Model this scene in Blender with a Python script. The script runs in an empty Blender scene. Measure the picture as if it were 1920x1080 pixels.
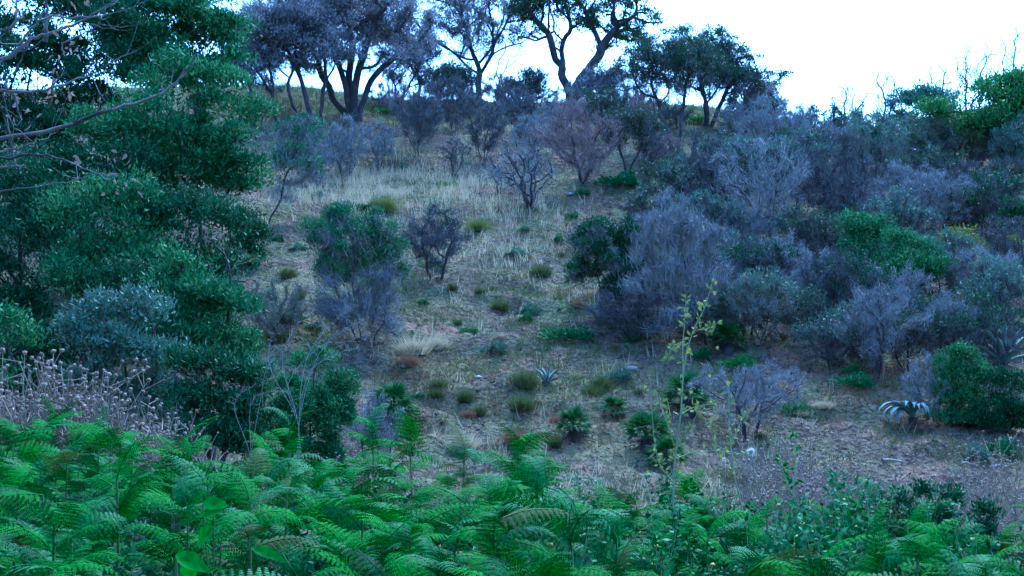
import bpy, math, random
import numpy as np
from mathutils import Vector, Matrix

# ------------------------------------------------------------------ camera, sky, sun, exposure
SC = bpy.context.scene
COL = SC.collection
F = 2318.0                      # focal length in pixels of the 1920 px wide photograph
PITCH = math.radians(3.95)
EYE = np.array([0.0, 0.0, 1.6])
cam_d = bpy.data.cameras.new('camera')
cam_d.sensor_width = 36.0
cam_d.lens = 36.0 * F / 1920.0
cam_d.clip_start = 0.05
cam_d.clip_end = 6000.0
cam = bpy.data.objects.new('camera', cam_d)
cam.location = EYE
cam.rotation_euler = (math.pi / 2 + PITCH, 0, 0)
COL.objects.link(cam)
SC.camera = cam

SUN_EL, SUN_AZ = math.radians(55), math.radians(20.0)   # high behind the ridge, veiled by bright cloud
world = bpy.data.worlds.new('World')
SC.world = world
world.use_nodes = True
wn = world.node_tree.nodes
sky = wn.new('ShaderNodeTexSky')
sky.sky_type = 'NISHITA'
sky.sun_disc = False
sky.sun_elevation = SUN_EL
sky.sun_rotation = SUN_AZ
sky.air_density = 1
sky.dust_density = 1.0
sky.ozone_density = 5
wn['Background'].inputs['Strength'].default_value = 0.115
world.node_tree.links.new(sky.outputs['Color'], wn['Background'].inputs['Color'])

sun_d = bpy.data.lights.new('sun', 'SUN')
sun_d.energy = 0.8
sun_d.angle = math.radians(22.0)
sun_d.color = (1.0, 0.97, 0.93)
sun = bpy.data.objects.new('sun', sun_d)
sd = Vector((math.sin(SUN_AZ) * math.cos(SUN_EL), math.cos(SUN_AZ) * math.cos(SUN_EL), math.sin(SUN_EL)))
sun.rotation_euler = sd.to_track_quat('Z', 'Y').to_euler()
sun.location = (20, 60, 40)
COL.objects.link(sun)

SC.view_settings.view_transform = 'Standard'
SC.view_settings.look = 'None'
SC.view_settings.exposure = 2.85
SC.view_settings.gamma = 1.0
SC.view_settings.use_white_balance = True      # the photograph's cold white balance
SC.view_settings.white_balance_temperature = 4350
SC.view_settings.white_balance_tint = 6
SC.render.engine = 'CYCLES'
SC.cycles.max_bounces = 2
SC.cycles.diffuse_bounces = 1
SC.cycles.glossy_bounces = 2
SC.cycles.transmission_bounces = 3
SC.cycles.caustics_reflective = False
SC.cycles.caustics_refractive = False
SC.cycles.use_denoising = True
SC.cycles.use_adaptive_sampling = True
SC.cycles.adaptive_threshold = 0.03
SC.render.filter_size = 1.7

# ------------------------------------------------------------------ helpers
def nrm(v):
    return v / np.maximum(np.linalg.norm(v, axis=-1, keepdims=True), 1e-9)

def hash2(ix, iy, seed):
    h = (ix.astype(np.int64) * 374761393 + iy.astype(np.int64) * 668265263 + seed * 974711) & 0x7fffffff
    h = ((h ^ (h >> 13)) * 1274126177) & 0x7fffffff
    return ((h ^ (h >> 16)) & 0xffff) / 65535.0

def vnoise(x, y, seed=0):
    x = np.asarray(x, float); y = np.asarray(y, float)
    ix = np.floor(x); iy = np.floor(y)
    fx = x - ix; fy = y - iy
    fx = fx * fx * (3 - 2 * fx); fy = fy * fy * (3 - 2 * fy)
    a = hash2(ix, iy, seed); b = hash2(ix + 1, iy, seed)
    c = hash2(ix, iy + 1, seed); d = hash2(ix + 1, iy + 1, seed)
    return (a + (b - a) * fx) * (1 - fy) + (c + (d - c) * fx) * fy - 0.5

def sstep(a, b, x):
    t = np.clip((x - a) / (b - a), 0, 1)
    return t * t * (3 - 2 * t)

def H(x, y, fine=True):
    """height of the ground"""
    x = np.asarray(x, float); y = np.asarray(y, float)
    xc = np.clip(x, -9, 9)
    shelf = 0.15 - 0.06 * xc - 0.012 * np.clip(y - 5, 0, 9)
    floor = 0.10 - 0.015 * np.clip(x, -12, 12)
    k = sstep(9.5, 14.0, y)
    z = shelf * (1 - k) + floor * k
    xs = np.clip(x, -30, 30)
    crest = 13.0 + 0.6 * sstep(-4, -11, xs) - 0.9 * sstep(5, 14, xs) + 1.6 * sstep(15, 24, xs)
    t = (y - 17.5) / (50.0 - 17.5)
    # softened ramp
    w = 0.05
    ramp = 0.5 * (t + np.sqrt(t * t + w * w)) - 0.5 * w
    e = 1.0 - ramp
    ramp = 1.0 - (0.5 * (e + np.sqrt(e * e + 0.003)))
    z = z + np.maximum(ramp, 0) * crest
    z = z - 0.02 * np.clip(y - 54, 0, 400) + 0.5 * vnoise(x * 0.12, y * 0.12, 3) * sstep(16, 24, y)
    z = z + 30.0 * sstep(-2.5, -42.0, y)      # unseen slope added behind the camera to block the low sky light
    if fine:
        k2 = sstep(13, 19, y) * (1 - 0.5 * sstep(40, 60, y))
        z = z + k2 * (0.30 * vnoise(x * 0.45 + 4, y * 0.8, 7) + 0.16 * vnoise(x * 1.1, y * 2.0, 9)
                      + 0.14 * vnoise(x * 2.6, y * 4.2, 11) + 0.09 * vnoise(x * 6.0, y * 8.0, 13))
        q = y * 1.15 + 1.3 * vnoise(x * 0.35, y * 0.3, 17) + 0.25 * x
        z = z + k2 * 0.13 * (np.abs((q % 1.0) - 0.35) - 0.3) * (0.5 + vnoise(x * 0.7, y * 0.9, 19) + 0.4)
        z = z + 0.05 * vnoise(x * 2.0, y * 2.0, 15)
    return z

def ray(px, py):
    dx = (px - 960.0) / F; dy = (540.0 - py) / F
    cp, sp = math.cos(PITCH), math.sin(PITCH)
    return np.array([dx, cp - dy * sp, sp + dy * cp])

def W(px, py, Y):
    d = ray(px, py)
    return EYE + d * (Y / d[1])

def G(px, py, y0=11.0):
    """point of the ground seen at a pixel of the photograph"""
    d = ray(px, py)
    ys = np.arange(y0, 75.0, 0.05)
    P = EYE[None] + d[None] * (ys / d[1])[:, None]
    hit = np.nonzero(P[:, 2] < H(P[:, 0], P[:, 1]))[0]
    p = P[hit[0]] if len(hit) else P[np.argmin(abs(ys - 51.0))]
    return np.array([p[0], p[1], float(H(p[0], p[1]))])

def on_ground(px, Y):
    x = (px - 960.0) / F * Y
    return np.array([x, Y, float(H(x, Y))])

class MB:
    """collects faces and links them as one mesh"""
    def __init__(self):
        self.v = []; self.f = []; self.n = 0
    def add(self, verts, faces):
        verts = np.asarray(verts, float).reshape(-1, 3); faces = np.asarray(faces, int)
        self.v.append(verts); self.f.append(faces + self.n); self.n += len(verts)
    def mesh(self, name, mats, smooth=False):
        me = bpy.data.meshes.new(name)
        V = np.concatenate(self.v) if self.v else np.zeros((0, 3))
        tot = [np.full(len(f), f.shape[1]) for f in self.f if len(f)]
        idx = np.concatenate([f.ravel() for f in self.f if len(f)]) if tot else np.zeros(0, int)
        tot = np.concatenate(tot) if tot else np.zeros(0, int)
        me.vertices.add(len(V)); me.vertices.foreach_set('co', V.ravel().astype(np.float32))
        me.loops.add(len(idx)); me.loops.foreach_set('vertex_index', idx.astype(np.int32))
        me.polygons.add(len(tot))
        me.polygons.foreach_set('loop_start', np.concatenate([[0], np.cumsum(tot)[:-1]]).astype(np.int32) if len(tot) else np.zeros(0, np.int32))
        if smooth and len(tot):
            me.polygons.foreach_set('use_smooth', np.ones(len(tot), bool))
        me.update(calc_edges=True)
        for m in (mats if isinstance(mats, (list, tuple)) else [mats]):
            me.materials.append(m)
        return me
    def build(self, name, mat, parent=None, smooth=False):
        return link(name, self.mesh(name, mat, smooth), parent)

def link(name, data, parent=None):
    o = bpy.data.objects.new(name, data)
    COL.objects.link(o)
    if parent is not None:
        o.parent = parent
    return o

def tag(o, label=None, cat=None, group=None, kind=None):
    if label: o['label'] = label
    if cat: o['category'] = cat
    if group: o['group'] = group
    if kind: o['kind'] = kind
    return o

def empty(name, loc, rz=0.0, sc=1.0):
    o = link(name, None)
    o.empty_display_size = 0.2
    o.location = loc
    o.rotation_euler = (0, 0, rz)
    o.scale = (sc, sc, sc) if not isinstance(sc, tuple) else sc
    return o

def copy_tree(o, parent=None):
    c = o.copy(); COL.objects.link(c)
    c.parent = parent
    for ch in list(o.children):
        copy_tree(ch, c)
    return c

# ------------------------------------------------------------------ materials
def mix_mat(name, a, b, rough=0.7, trans=0.0, spec=0.25, nscale=None, c=None, bump=0.0):
    m = bpy.data.materials.new(name); m.use_nodes = True
    nt = m.node_tree; N = nt.nodes; L = nt.links
    bs = N['Principled BSDF']; out = N['Material Output']
    geo = N.new('ShaderNodeNewGeometry')
    mx = N.new('ShaderNodeMix'); mx.data_type = 'RGBA'
    mx.inputs[6].default_value = (*a, 1); mx.inputs[7].default_value = (*b, 1)
    L.new(geo.outputs['Random Per Island'], mx.inputs[0])
    col = mx.outputs[2]
    if c is not None:
        tc = N.new('ShaderNodeTexCoord')
        no = N.new('ShaderNodeTexNoise'); no.inputs['Scale'].default_value = nscale or 1.5
        no.inputs['Detail'].default_value = 3
        L.new(tc.outputs['Object'], no.inputs['Vector'])
        rp = N.new('ShaderNodeMapRange')
        rp.inputs[1].default_value = 0.45; rp.inputs[2].default_value = 0.62
        L.new(no.outputs['Fac'], rp.inputs[0])
        m2 = N.new('ShaderNodeMix'); m2.data_type = 'RGBA'
        L.new(rp.outputs[0], m2.inputs[0]); L.new(col, m2.inputs[6])
        m2.inputs[7].default_value = (*c, 1)
        col = m2.outputs[2]
    L.new(col, bs.inputs['Base Color'])
    bs.inputs['Roughness'].default_value = rough
    bs.inputs['Specular IOR Level'].default_value = spec
    if trans > 0:
        tr = N.new('ShaderNodeBsdfTranslucent'); L.new(col, tr.inputs['Color'])
        ms = N.new('ShaderNodeMixShader'); ms.inputs[0].default_value = trans
        L.new(bs.outputs[0], ms.inputs[1]); L.new(tr.outputs[0], ms.inputs[2])
        L.new(ms.outputs[0], out.inputs['Surface'])
    if bump > 0:
        tc = N.new('ShaderNodeTexCoord'); nb = N.new('ShaderNodeTexNoise')
        nb.inputs['Scale'].default_value = 25; nb.inputs['Detail'].default_value = 4
        L.new(tc.outputs['Object'], nb.inputs['Vector'])
        bp = N.new('ShaderNodeBump'); bp.inputs['Strength'].default_value = bump
        bp.inputs['Distance'].default_value = 0.03
        L.new(nb.outputs['Fac'], bp.inputs['Height']); L.new(bp.outputs[0], bs.inputs['Normal'])
    return m

M = {}
M['bark'] = mix_mat('charred_bark', (0.030, 0.026, 0.028), (0.05, 0.042, 0.042), 0.9, nscale=3, c=(0.075, 0.062, 0.06), bump=0.6)
M['bark_pale'] = mix_mat('weathered_bark', (0.17, 0.165, 0.16), (0.23, 0.225, 0.22), 0.85, nscale=4, c=(0.05, 0.047, 0.045), bump=0.5)
M['twig'] = mix_mat('mauve_twig', (0.14, 0.145, 0.14), (0.35, 0.35, 0.335), 0.85, 0.0, nscale=0.8, c=(0.23, 0.235, 0.22))
M['twig_dark'] = mix_mat('dark_twig', (0.055, 0.056, 0.054), (0.17, 0.168, 0.16), 0.85, 0.0)
M['twig_brown'] = mix_mat('brown_twig', (0.20, 0.14, 0.125), (0.30, 0.22, 0.20), 0.85, 0.0)
M['twig_green'] = mix_mat('grey_green_twig', (0.14, 0.17, 0.12), (0.27, 0.28, 0.23), 0.8, 0.1)
M['olive'] = mix_mat('olive_leaf', (0.014, 0.070, 0.020), (0.125, 0.31, 0.095), 0.6, 0.18, 0.12, nscale=0.9, c=(0.04, 0.14, 0.045))
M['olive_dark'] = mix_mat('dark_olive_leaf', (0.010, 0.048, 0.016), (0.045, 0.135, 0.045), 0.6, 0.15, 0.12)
M['olive_blue'] = mix_mat('blue_green_leaf', (0.055, 0.12, 0.075), (0.13, 0.22, 0.14), 0.6, 0.2, 0.3)
M['oak_green'] = mix_mat('oak_leaf', (0.020, 0.055, 0.022), (0.05, 0.10, 0.04), 0.6, 0.25, 0.3)
M['oak_grey'] = mix_mat('scorched_oak_leaf', (0.17, 0.17, 0.175), (0.34, 0.33, 0.33), 0.8, 0.3, 0.1)
M['pine'] = mix_mat('pine_needle', (0.035, 0.12, 0.022), (0.08, 0.22, 0.035), 0.6, 0.25, 0.3)
M['yellow_leaf'] = mix_mat('yellowish_leaf', (0.10, 0.16, 0.03), (0.24, 0.25, 0.05), 0.6, 0.25)
M['bright_leaf'] = mix_mat('bright_leaf', (0.03, 0.13, 0.02), (0.08, 0.24, 0.04), 0.5, 0.35)
M['palm'] = mix_mat('palm_leaf', (0.022, 0.095, 0.018), (0.06, 0.17, 0.03), 0.5, 0.25, 0.35)
M['fern'] = mix_mat('bracken_leaf', (0.005, 0.042, 0.001), (0.035, 0.20, 0.004), 0.7, 0.10, 0.06)
M['fern_b'] = mix_mat('bracken_leaf_light', (0.008, 0.070, 0.001), (0.050, 0.26, 0.003), 0.7, 0.18, 0.06)
M['fern_c'] = mix_mat('bracken_leaf_blue', (0.006, 0.042, 0.003), (0.045, 0.20, 0.030), 0.65, 0.08, 0.12)
M['fern_dead'] = mix_mat('bracken_leaf_browning', (0.03, 0.06, 0.008), (0.09, 0.12, 0.02), 0.7, 0.2, 0.1)
M['stalk'] = mix_mat('green_stalk', (0.06, 0.11, 0.03), (0.11, 0.15, 0.05), 0.6)
M['agave'] = mix_mat('agave_leaf', (0.13, 0.21, 0.19), (0.22, 0.30, 0.27), 0.8, 0.0, 0.1)
M['dry'] = mix_mat('dry_grass', (0.40, 0.35, 0.20), (0.66, 0.58, 0.37), 0.8, 0.3)
M['dry_b'] = mix_mat('rusty_scrub', (0.16, 0.085, 0.045), (0.36, 0.22, 0.12), 0.85, 0.2)
M['dry_c'] = mix_mat('grey_straw', (0.13, 0.11, 0.08), (0.30, 0.26, 0.18), 0.85, 0.2)
M['grass'] = mix_mat('green_grass', (0.05, 0.085, 0.02), (0.15, 0.18, 0.055), 0.7, 0.3)
M['head'] = mix_mat('seed_head', (0.16, 0.12, 0.085), (0.40, 0.32, 0.23), 0.9, 0.1)
M['dry_stem'] = mix_mat('dry_stem', (0.15, 0.12, 0.085), (0.32, 0.26, 0.19), 0.85)
M['pale_stem'] = mix_mat('pale_green_stem', (0.24, 0.30, 0.16), (0.36, 0.40, 0.24), 0.7, 0.15)
M['weed_leaf'] = mix_mat('pale_weed_leaf', (0.14, 0.20, 0.04), (0.30, 0.34, 0.10), 0.7, 0.25, 0.1)
M['flower'] = mix_mat('yellow_flower', (0.55, 0.47, 0.06), (0.70, 0.62, 0.16), 0.6, 0.2)
M['white'] = mix_mat('white_bloom', (0.80, 0.76, 0.70), (0.90, 0.88, 0.84), 0.8, 0.2)
M['brown_leaf'] = mix_mat('withered_leaf', (0.12, 0.07, 0.05), (0.34, 0.25, 0.21), 0.8, 0.2)
M['wood'] = mix_mat('bleached_wood', (0.30, 0.26, 0.23), (0.36, 0.32, 0.28), 0.85, bump=0.4)
M['litter'] = mix_mat('dead_litter', (0.05, 0.042, 0.04), (0.22, 0.18, 0.16), 0.9)
M['stone'] = mix_mat('stone', (0.24, 0.21, 0.19), (0.42, 0.38, 0.35), 0.9, bump=0.5)

def ground_mat():
    m = bpy.data.materials.new('hillside_soil'); m.use_nodes = True
    nt = m.node_tree; N = nt.nodes; L = nt.links
    bs = N['Principled BSDF']; bs.inputs['Roughness'].default_value = 0.95
    bs.inputs['Specular IOR Level'].default_value = 0.1
    tc = N.new('ShaderNodeTexCoord')
    def noise(scale, detail, seed):
        mp = N.new('ShaderNodeMapping'); mp.inputs['Location'].default_value = (seed, seed * 0.7, 0)
        no = N.new('ShaderNodeTexNoise'); no.inputs['Scale'].default_value = scale; no.inputs['Detail'].default_value = detail
        L.new(tc.outputs['Object'], mp.inputs[0]); L.new(mp.outputs[0], no.inputs['Vector'])
        return no.outputs['Fac']
    def rng_(s, a, b):
        r = N.new('ShaderNodeMapRange'); r.inputs[1].default_value = a; r.inputs[2].default_value = b
        L.new(s, r.inputs[0]); return r.outputs[0]
    def mix(f, a, b):
        x = N.new('ShaderNodeMix'); x.data_type = 'RGBA'; L.new(f, x.inputs[0])
        for s, v in ((6, a), (7, b)):
            if isinstance(v, tuple): x.inputs[s].default_value = (*v, 1)
            else: L.new(v, x.inputs[s])
        return x.outputs[2]
    soil = mix(rng_(noise(7, 10, 2), 0.34, 0.66), (0.028, 0.023, 0.017), (0.15, 0.118, 0.078))
    c = mix(rng_(noise(0.55, 5, 9), 0.46, 0.60), soil, (0.16, 0.145, 0.065))
    c = mix(rng_(noise(1.3, 6, 21), 0.54, 0.68), c, (0.23, 0.135, 0.085))
    c = mix(rng_(noise(0.9, 6, 33), 0.50, 0.64), c, (0.10, 0.125, 0.055))
    c = mix(rng_(noise(14, 6, 40), 0.52, 0.66), c, (0.045, 0.04, 0.034))
    c = mix(rng_(noise(30, 4, 61), 0.58, 0.70), c, (0.22, 0.195, 0.14))
    L.new(c, bs.inputs['Base Color'])
    bp = N.new('ShaderNodeBump'); bp.inputs['Strength'].default_value = 0.95; bp.inputs['Distance'].default_value = 0.14
    L.new(noise(9, 8, 5), bp.inputs['Height']); L.new(bp.outputs[0], bs.inputs['Normal'])
    return m
M['ground'] = ground_mat()

# ------------------------------------------------------------------ ground: one sheet out to the horizon
def make_ground():
    xs = np.concatenate([-np.geomspace(2500, 32, 14), np.arange(-30, 30.01, 0.16), np.geomspace(32, 2500, 14)])
    ys = np.concatenate([-np.geomspace(2500, 6, 14), np.arange(-4, 12, 0.4), np.arange(12, 40, 0.13), np.arange(40, 58, 0.25), np.geomspace(60, 2500, 20)])
    X, Y = np.meshgrid(xs, ys)
    Z = H(X, Y)
    far = sstep(90, 600, np.hypot(X, Y))
    Z = Z * (1 - far)
    V = np.stack([X, Y, Z], -1).reshape(-1, 3)
    nx, ny = len(xs), len(ys)
    i = np.arange(nx - 1)[None] + nx * np.arange(ny - 1)[:, None]
    i = i.ravel()
    mb = MB(); mb.add(V, np.stack([i, i + 1, i + 1 + nx, i + nx], -1))
    o = mb.build('ground', M['ground'], smooth=True)
    tag(o, 'dry hillside of bare soil rising from a gully to the ridge', None, None, 'structure')
make_ground()

# ------------------------------------------------------------------ woody plants
def grow(rng, att, roots, step, dk, max_nodes=1500, iters=140, jit=0.25, up=0.05):
    """space colonisation: branches reach for the points of the crown"""
    pos = np.zeros((max_nodes + 400, 3)); par = np.full(max_nodes + 400, -1)
    dr = np.zeros((max_nodes + 400, 3))
    n = len(roots)
    for i, (p, d) in enumerate(roots):
        pos[i] = p; dr[i] = d
    alive = np.ones(len(att), bool)
    dist = np.full(len(att), 1e9); near = np.zeros(len(att), int)
    new0 = 0
    for it in range(iters):
        D = np.linalg.norm(att[:, None] - pos[None, new0:n], axis=2)
        j = D.argmin(1); dm = D[np.arange(len(att)), j]
        b = dm < dist
        dist[b] = dm[b]; near[b] = j[b] + new0
        alive &= dist > dk
        if not alive.any() or n >= max_nodes:
            break
        a = np.nonzero(alive)[0]
        u = nrm(att[a] - pos[near[a]])
        s = np.zeros((n, 3)); np.add.at(s, near[a], u)
        src = np.unique(near[a])
        d = nrm(nrm(s[src]) + 0.35 * dr[src] + jit * rng.normal(size=(len(src), 3)) + np.array([0, 0, up]))
        k = len(src)
        pos[n:n + k] = pos[src] + d * step; dr[n:n + k] = d; par[n:n + k] = src
        new0 = n; n += k
    return pos[:n], par[:n], dr[:n]

def radii(par, r0, e=2.4, n_roots=1):
    n = len(par); kids = np.zeros(n, int); s = np.zeros(n)
    for i in range(n - 1, -1, -1):
        if kids[i] == 0: s[i] = r0 ** e
        if par[i] >= 0:
            s[par[i]] += s[i]; kids[par[i]] += 1
    return s ** (1 / e), kids

def tube(mb, P, R, k):
    P = np.asarray(P, float); R = np.asarray(R, float)
    T = nrm(np.gradient(P, axis=0))
    ref = np.array([0.31, 0.17, 0.94]) if abs(T[0] @ np.array([0.31, 0.17, 0.94])) < 0.9 else np.array([1.0, 0.1, 0])
    A = nrm(np.cross(T, ref)); B = np.cross(T, A)
    th = np.arange(k) * 2 * math.pi / k
    ring = P[:, None] + R[:, None, None] * (A[:, None] * np.cos(th)[None, :, None] + B[:, None] * np.sin(th)[None, :, None])
    n = len(P)
    i = (np.arange(n - 1)[:, None] * k + np.arange(k)[None]).ravel()
    j = (np.arange(n - 1)[:, None] * k + (np.arange(k)[None] + 1) % k).ravel()
    mb.add(ring.reshape(-1, 3), np.stack([i, j, j + k, i + k], -1))

def skeleton(pos, par, r, thr, mb_thick, mb_thin, rmin=0.0):
    n = len(par)
    kids = [[] for _ in range(n)]
    for i in range(n):
        if par[i] >= 0: kids[par[i]].append(i)
    stack = [(i, None) for i in range(n) if par[i] < 0]
    while stack:
        i, start = stack.pop()
        ch = [] if start is None else [start]
        cur = i
        while True:
            ch.append(cur)
            ks = kids[cur]
            if not ks: break
            ks = sorted(ks, key=lambda q: -r[q])
            for q in ks[1:]:
                if r[q] > rmin: stack.append((q, cur))
            cur = ks[0]
        if len(ch) < 2: continue
        P = pos[ch]; R = r[ch].copy()
        if start is not None: R[0] = min(R[0], R[1] * 1.15)
        if len(P) > 4:
            Q = P.copy(); Q[1:-1] = 0.25 * P[:-2] + 0.5 * P[1:-1] + 0.25 * P[2:]; P = Q
        big = R > thr
        # thick part first, thin part after
        c = int(big.sum())
        if c >= 2: tube(mb_thick, P[:c], R[:c], 7)
        s = max(c - 1, 0)
        if len(P) - s >= 2: tube(mb_thin, P[s:], R[s:], 4 if R[s] > 0.012 else 3)

def twigs(mb, rng, P, D, Lm, w):
    n = len(P)
    L = Lm * rng.uniform(0.5, 1.35, n)
    D = nrm(D)
    S = nrm(np.cross(D, rng.normal(size=(n, 3))))
    tip = P + D * L[:, None]
    V = np.stack([P - S * w * 0.5, P + S * w * 0.5, tip], 1).reshape(-1, 3)
    mb.add(V, np.arange(3 * n).reshape(-1, 3))

def leaves(mb, rng, P, D, Lm, wm, face=None):
    n = len(P)
    L = Lm * rng.uniform(0.6, 1.3, n)[:, None]; w = wm * rng.uniform(0.7, 1.25, n)[:, None]
    D = nrm(D)
    S = nrm(np.cross(D, rng.normal(size=(n, 3)) if face is None else face + 0.55 * rng.normal(size=(n, 3))))
    mid = P + D * L * 0.45
    V = np.stack([P, mid + S * w * 0.5, P + D * L, mid - S * w * 0.5], 1).reshape(-1, 3)
    mb.add(V, np.arange(4 * n).reshape(-1, 4))

def ball(rng, n, p=0.45):
    d = nrm(rng.normal(size=(n, 3)))
    return d * (rng.uniform(0, 1, n) ** p)[:, None]

def woody(name, label, cat, base, box, Y=None, style='bare', trunks=1, od=1.2, seed=1, group=None,
          lobes=None, tw=None, leaf=None, lean=0.0, bark='bark', n_att=None, r0=0.006, depth=0.8,
          green_frac=0.5, twl=None, rc=None, jit=0.3, lsize=1.0, tube_min=0.0, rscale=1.0, spread=0.12, limit=60000, haze_frac=0.5, fill=True, grow_by=1.3, twod=None, n_cl=None):
    """a tree or shrub: trunk, branches, crown. box = crown in pixels, turned into metres at its distance"""
    rng = np.random.default_rng(seed)
    bx, by = base
    g = G(bx, by) if Y is None else on_ground(bx, Y)
    Yd = g[1]; mpp = Yd / F
    by = 540 - F * math.tan(math.atan2(g[2] - EYE[2], Yd) - PITCH)   # where the foot really shows
    x0, x1, y0, y1 = box
    Wd = (x1 - x0) * mpp; zt = (by - y0) * mpp; zb = max((by - y1) * mpp, 0.0) * (0.5 if style in ('bare', 'mixed') and not lobes and (y1 - y0) < 190 and by > 250 else 1.0)
    cx = ((x0 + x1) / 2 - bx) * mpp
    Hc = zt - zb
    root = empty(name, g)
    tag(root, label, cat, group)
    c0 = np.array([cx, 0, zb + Hc / 2]); R0 = np.array([Wd / 2, Wd / 2 * depth, Hc / 2]) * 1.12
    clump = style in ('green', 'pine', 'oak')
    if lobes:      # pixel discs (x, y, r[, flat])
        L_ = []
        for q in lobes:
            fl = q[3] if len(q) > 3 else 0.75
            L_.append((np.array([(q[0] - bx) * mpp, rng.uniform(-0.3, 0.3) * Wd * depth * 0.6, (by - q[1]) * mpp]),
                       np.array([q[2] * mpp * grow_by, q[2] * mpp * 0.9 * grow_by, q[2] * mpp * fl * grow_by])))
    else:
        L_ = [(c0, R0)]
    vol = sum(float(np.prod(r)) for _, r in L_)
    if n_att is None: n_att = int(np.clip(90 + 25 * vol, 90, 420))
    rcv = rc if rc else (0.30 if clump else 0.0)
    att = []
    for c, r in L_:
        m = max(6, int(n_att * float(np.prod(r)) / vol))
        att.append(c + ball(rng, m, 0.40 if clump else 0.5) * np.maximum(r - rcv * 0.6, r * 0.55))
    att = np.concatenate(att)
    if style == 'bare' and not lobes:      # fan shape: narrow at the foot
        zf = (att[:, 2] - zb) / max(Hc, 0.1)
        att[:, 0] = cx * np.clip(zf * 1.6 + 0.1, 0, 1) + (att[:, 0] - cx) * np.clip(0.35 + zf * 1.3, 0.3, 1.0)
    att[:, 2] = np.maximum(att[:, 2], 0.08)
    step = float(np.clip((zt) / 22, 0.07, 0.26))
    roots = []
    for t in range(trunks):
        a = rng.uniform(0, 6.28)
        off = np.array([math.cos(a), math.sin(a), 0]) * (spread * zt * 0.5 if trunks > 1 else 0)
        roots.append((off + np.array([0, 0, -0.15]), nrm(np.array([off[0] * 0.8 / max(spread * zt, 0.01) + lean, off[1] * 0.5, 1.0]))))
    pos, par, dr = grow(rng, att, roots, step, step * 1.6, max_nodes=1300, jit=jit)
    r, kids = radii(par, r0)
    r = r * rscale
    r[:trunks] *= 1.5
    rid = np.zeros(len(par), int)
    for i in range(len(par)):
        rid[i] = i if par[i] < 0 else rid[par[i]]
    for t in range(trunks):
        idx = np.nonzero(rid == t)[0]
        if len(idx) < 3: continue
        back = np.full(len(par), -1); back[idx] = np.arange(len(idx))
        p2 = np.where(par[idx] < 0, -1, back[np.maximum(par[idx], 0)])
        mt = MB()
        skeleton(pos[idx], p2, r[idx], 0.02, mt, mt, tube_min)
        if mt.n: mt.build('trunk' if zt > 3 else 'stem', M[bark], root, True)
    # crown
    area = sum(math.pi * r_[0] * r_[2] for _, r_ in L_)
    fine = np.nonzero((r < np.quantile(r, 0.75)) & (pos[:, 2] > max(zb * 0.75, 0.07 * zt)))[0]
    if len(fine) < 5: fine = np.arange(len(pos))
    core = np.array([cx * 0.5, 0, zb * 0.6])
    out = []
    if style in ('bare', 'mixed'):
        L = twl if twl else float(np.clip(0.085 * zt, 0.10, 0.3))
        w = float(np.clip(0.58 * Yd / 1236.0, 0.007, 0.016))
        n = int(min(1.3 * (od if twod is None else twod) * area / (L * w * 0.5 * 0.64), limit))
        na = int(n * haze_frac)
        q = rng.choice(fine, n - na); qa = rng.integers(0, len(att), na)
        P = np.concatenate([pos[q] + rng.normal(size=(n - na, 3)) * L * 0.2,
                            att[qa] + rng.normal(size=(na, 3)) * L * 0.45])
        B0 = np.concatenate([dr[q], nrm(att[qa] - core)])
        D = 0.5 * B0 + 0.45 * nrm(P - core) + 0.62 * rng.normal(size=(n, 3)) + np.array([0, 0, 0.3])
        P = P - nrm(D) * L * 0.4
        P[:, 2] = np.maximum(P[:, 2], 0.03)
        mb = MB(); twigs(mb, rng, P, D, L, w)
        mb.build('twig_crown' if style == 'mixed' else 'crown', M[tw or 'twig'], root)
    if style != 'bare':
        ll = lsize * float(np.clip(3.6 * Yd / 1236.0, 0.05, 0.15)); lw = ll * 0.34
        tp = pos[kids == 0]
        cl = att if fill else np.concatenate([tp, att[rng.random(len(att)) < 0.35]])
        if style == 'mixed':
            zz = cl[:, 2]
            cl = cl[zz > np.quantile(zz, 1 - green_frac) + rng.normal(size=len(cl)) * 0.06 * zt]
            area *= green_frac
        n = int(min(od * area / (ll * lw * 0.5 * 0.5), limit))
        rr = rcv if rcv else 0.22
        if n_cl and len(cl) > n_cl: cl = cl[rng.permutation(len(cl))[:n_cl]]
        q = rng.integers(0, len(cl), n)
        sc = rng.uniform(0.6, 1.3, len(cl))[q][:, None] * rr
        d = nrm(rng.normal(size=(n, 3)) + np.array([0, 0, 0.7 if n_cl else 0.55]) + 0.35 * nrm(cl[q] - core))
        if n_cl: d[:, 2] = np.where(d[:, 2] < -0.15, -d[:, 2], d[:, 2])
        P = cl[q] + d * sc * rng.uniform(0.3, 1.0, n)[:, None] * np.array([1, 1, 0.85])
        P[:, 2] = np.maximum(P[:, 2], 0.04)
        if clump:      # hollows
            w_ = P * 2.3 + seed
            hol = np.sin(w_[:, 0] + 1.3 * np.sin(w_[:, 2])) * np.sin(w_[:, 1] * 1.1 + 0.7) + np.sin(w_[:, 2] * 1.4 + w_[:, 0] * .6)
            keep = hol + rng.normal(size=n) * 0.35 > -0.75
            P = P[keep]; d = d[keep]; n = len(P)
        D = 0.5 * d + 0.6 * rng.normal(size=(n, 3)) + np.array([0, 0, 0.6])
        mb = MB(); leaves(mb, rng, P, D, ll, lw, 1.2 * d + np.array([0, 0, 0.3]))
        mb.build('leaf_crown' if style == 'mixed' else 'crown', M[leaf or 'olive'], root)
    return root

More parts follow.
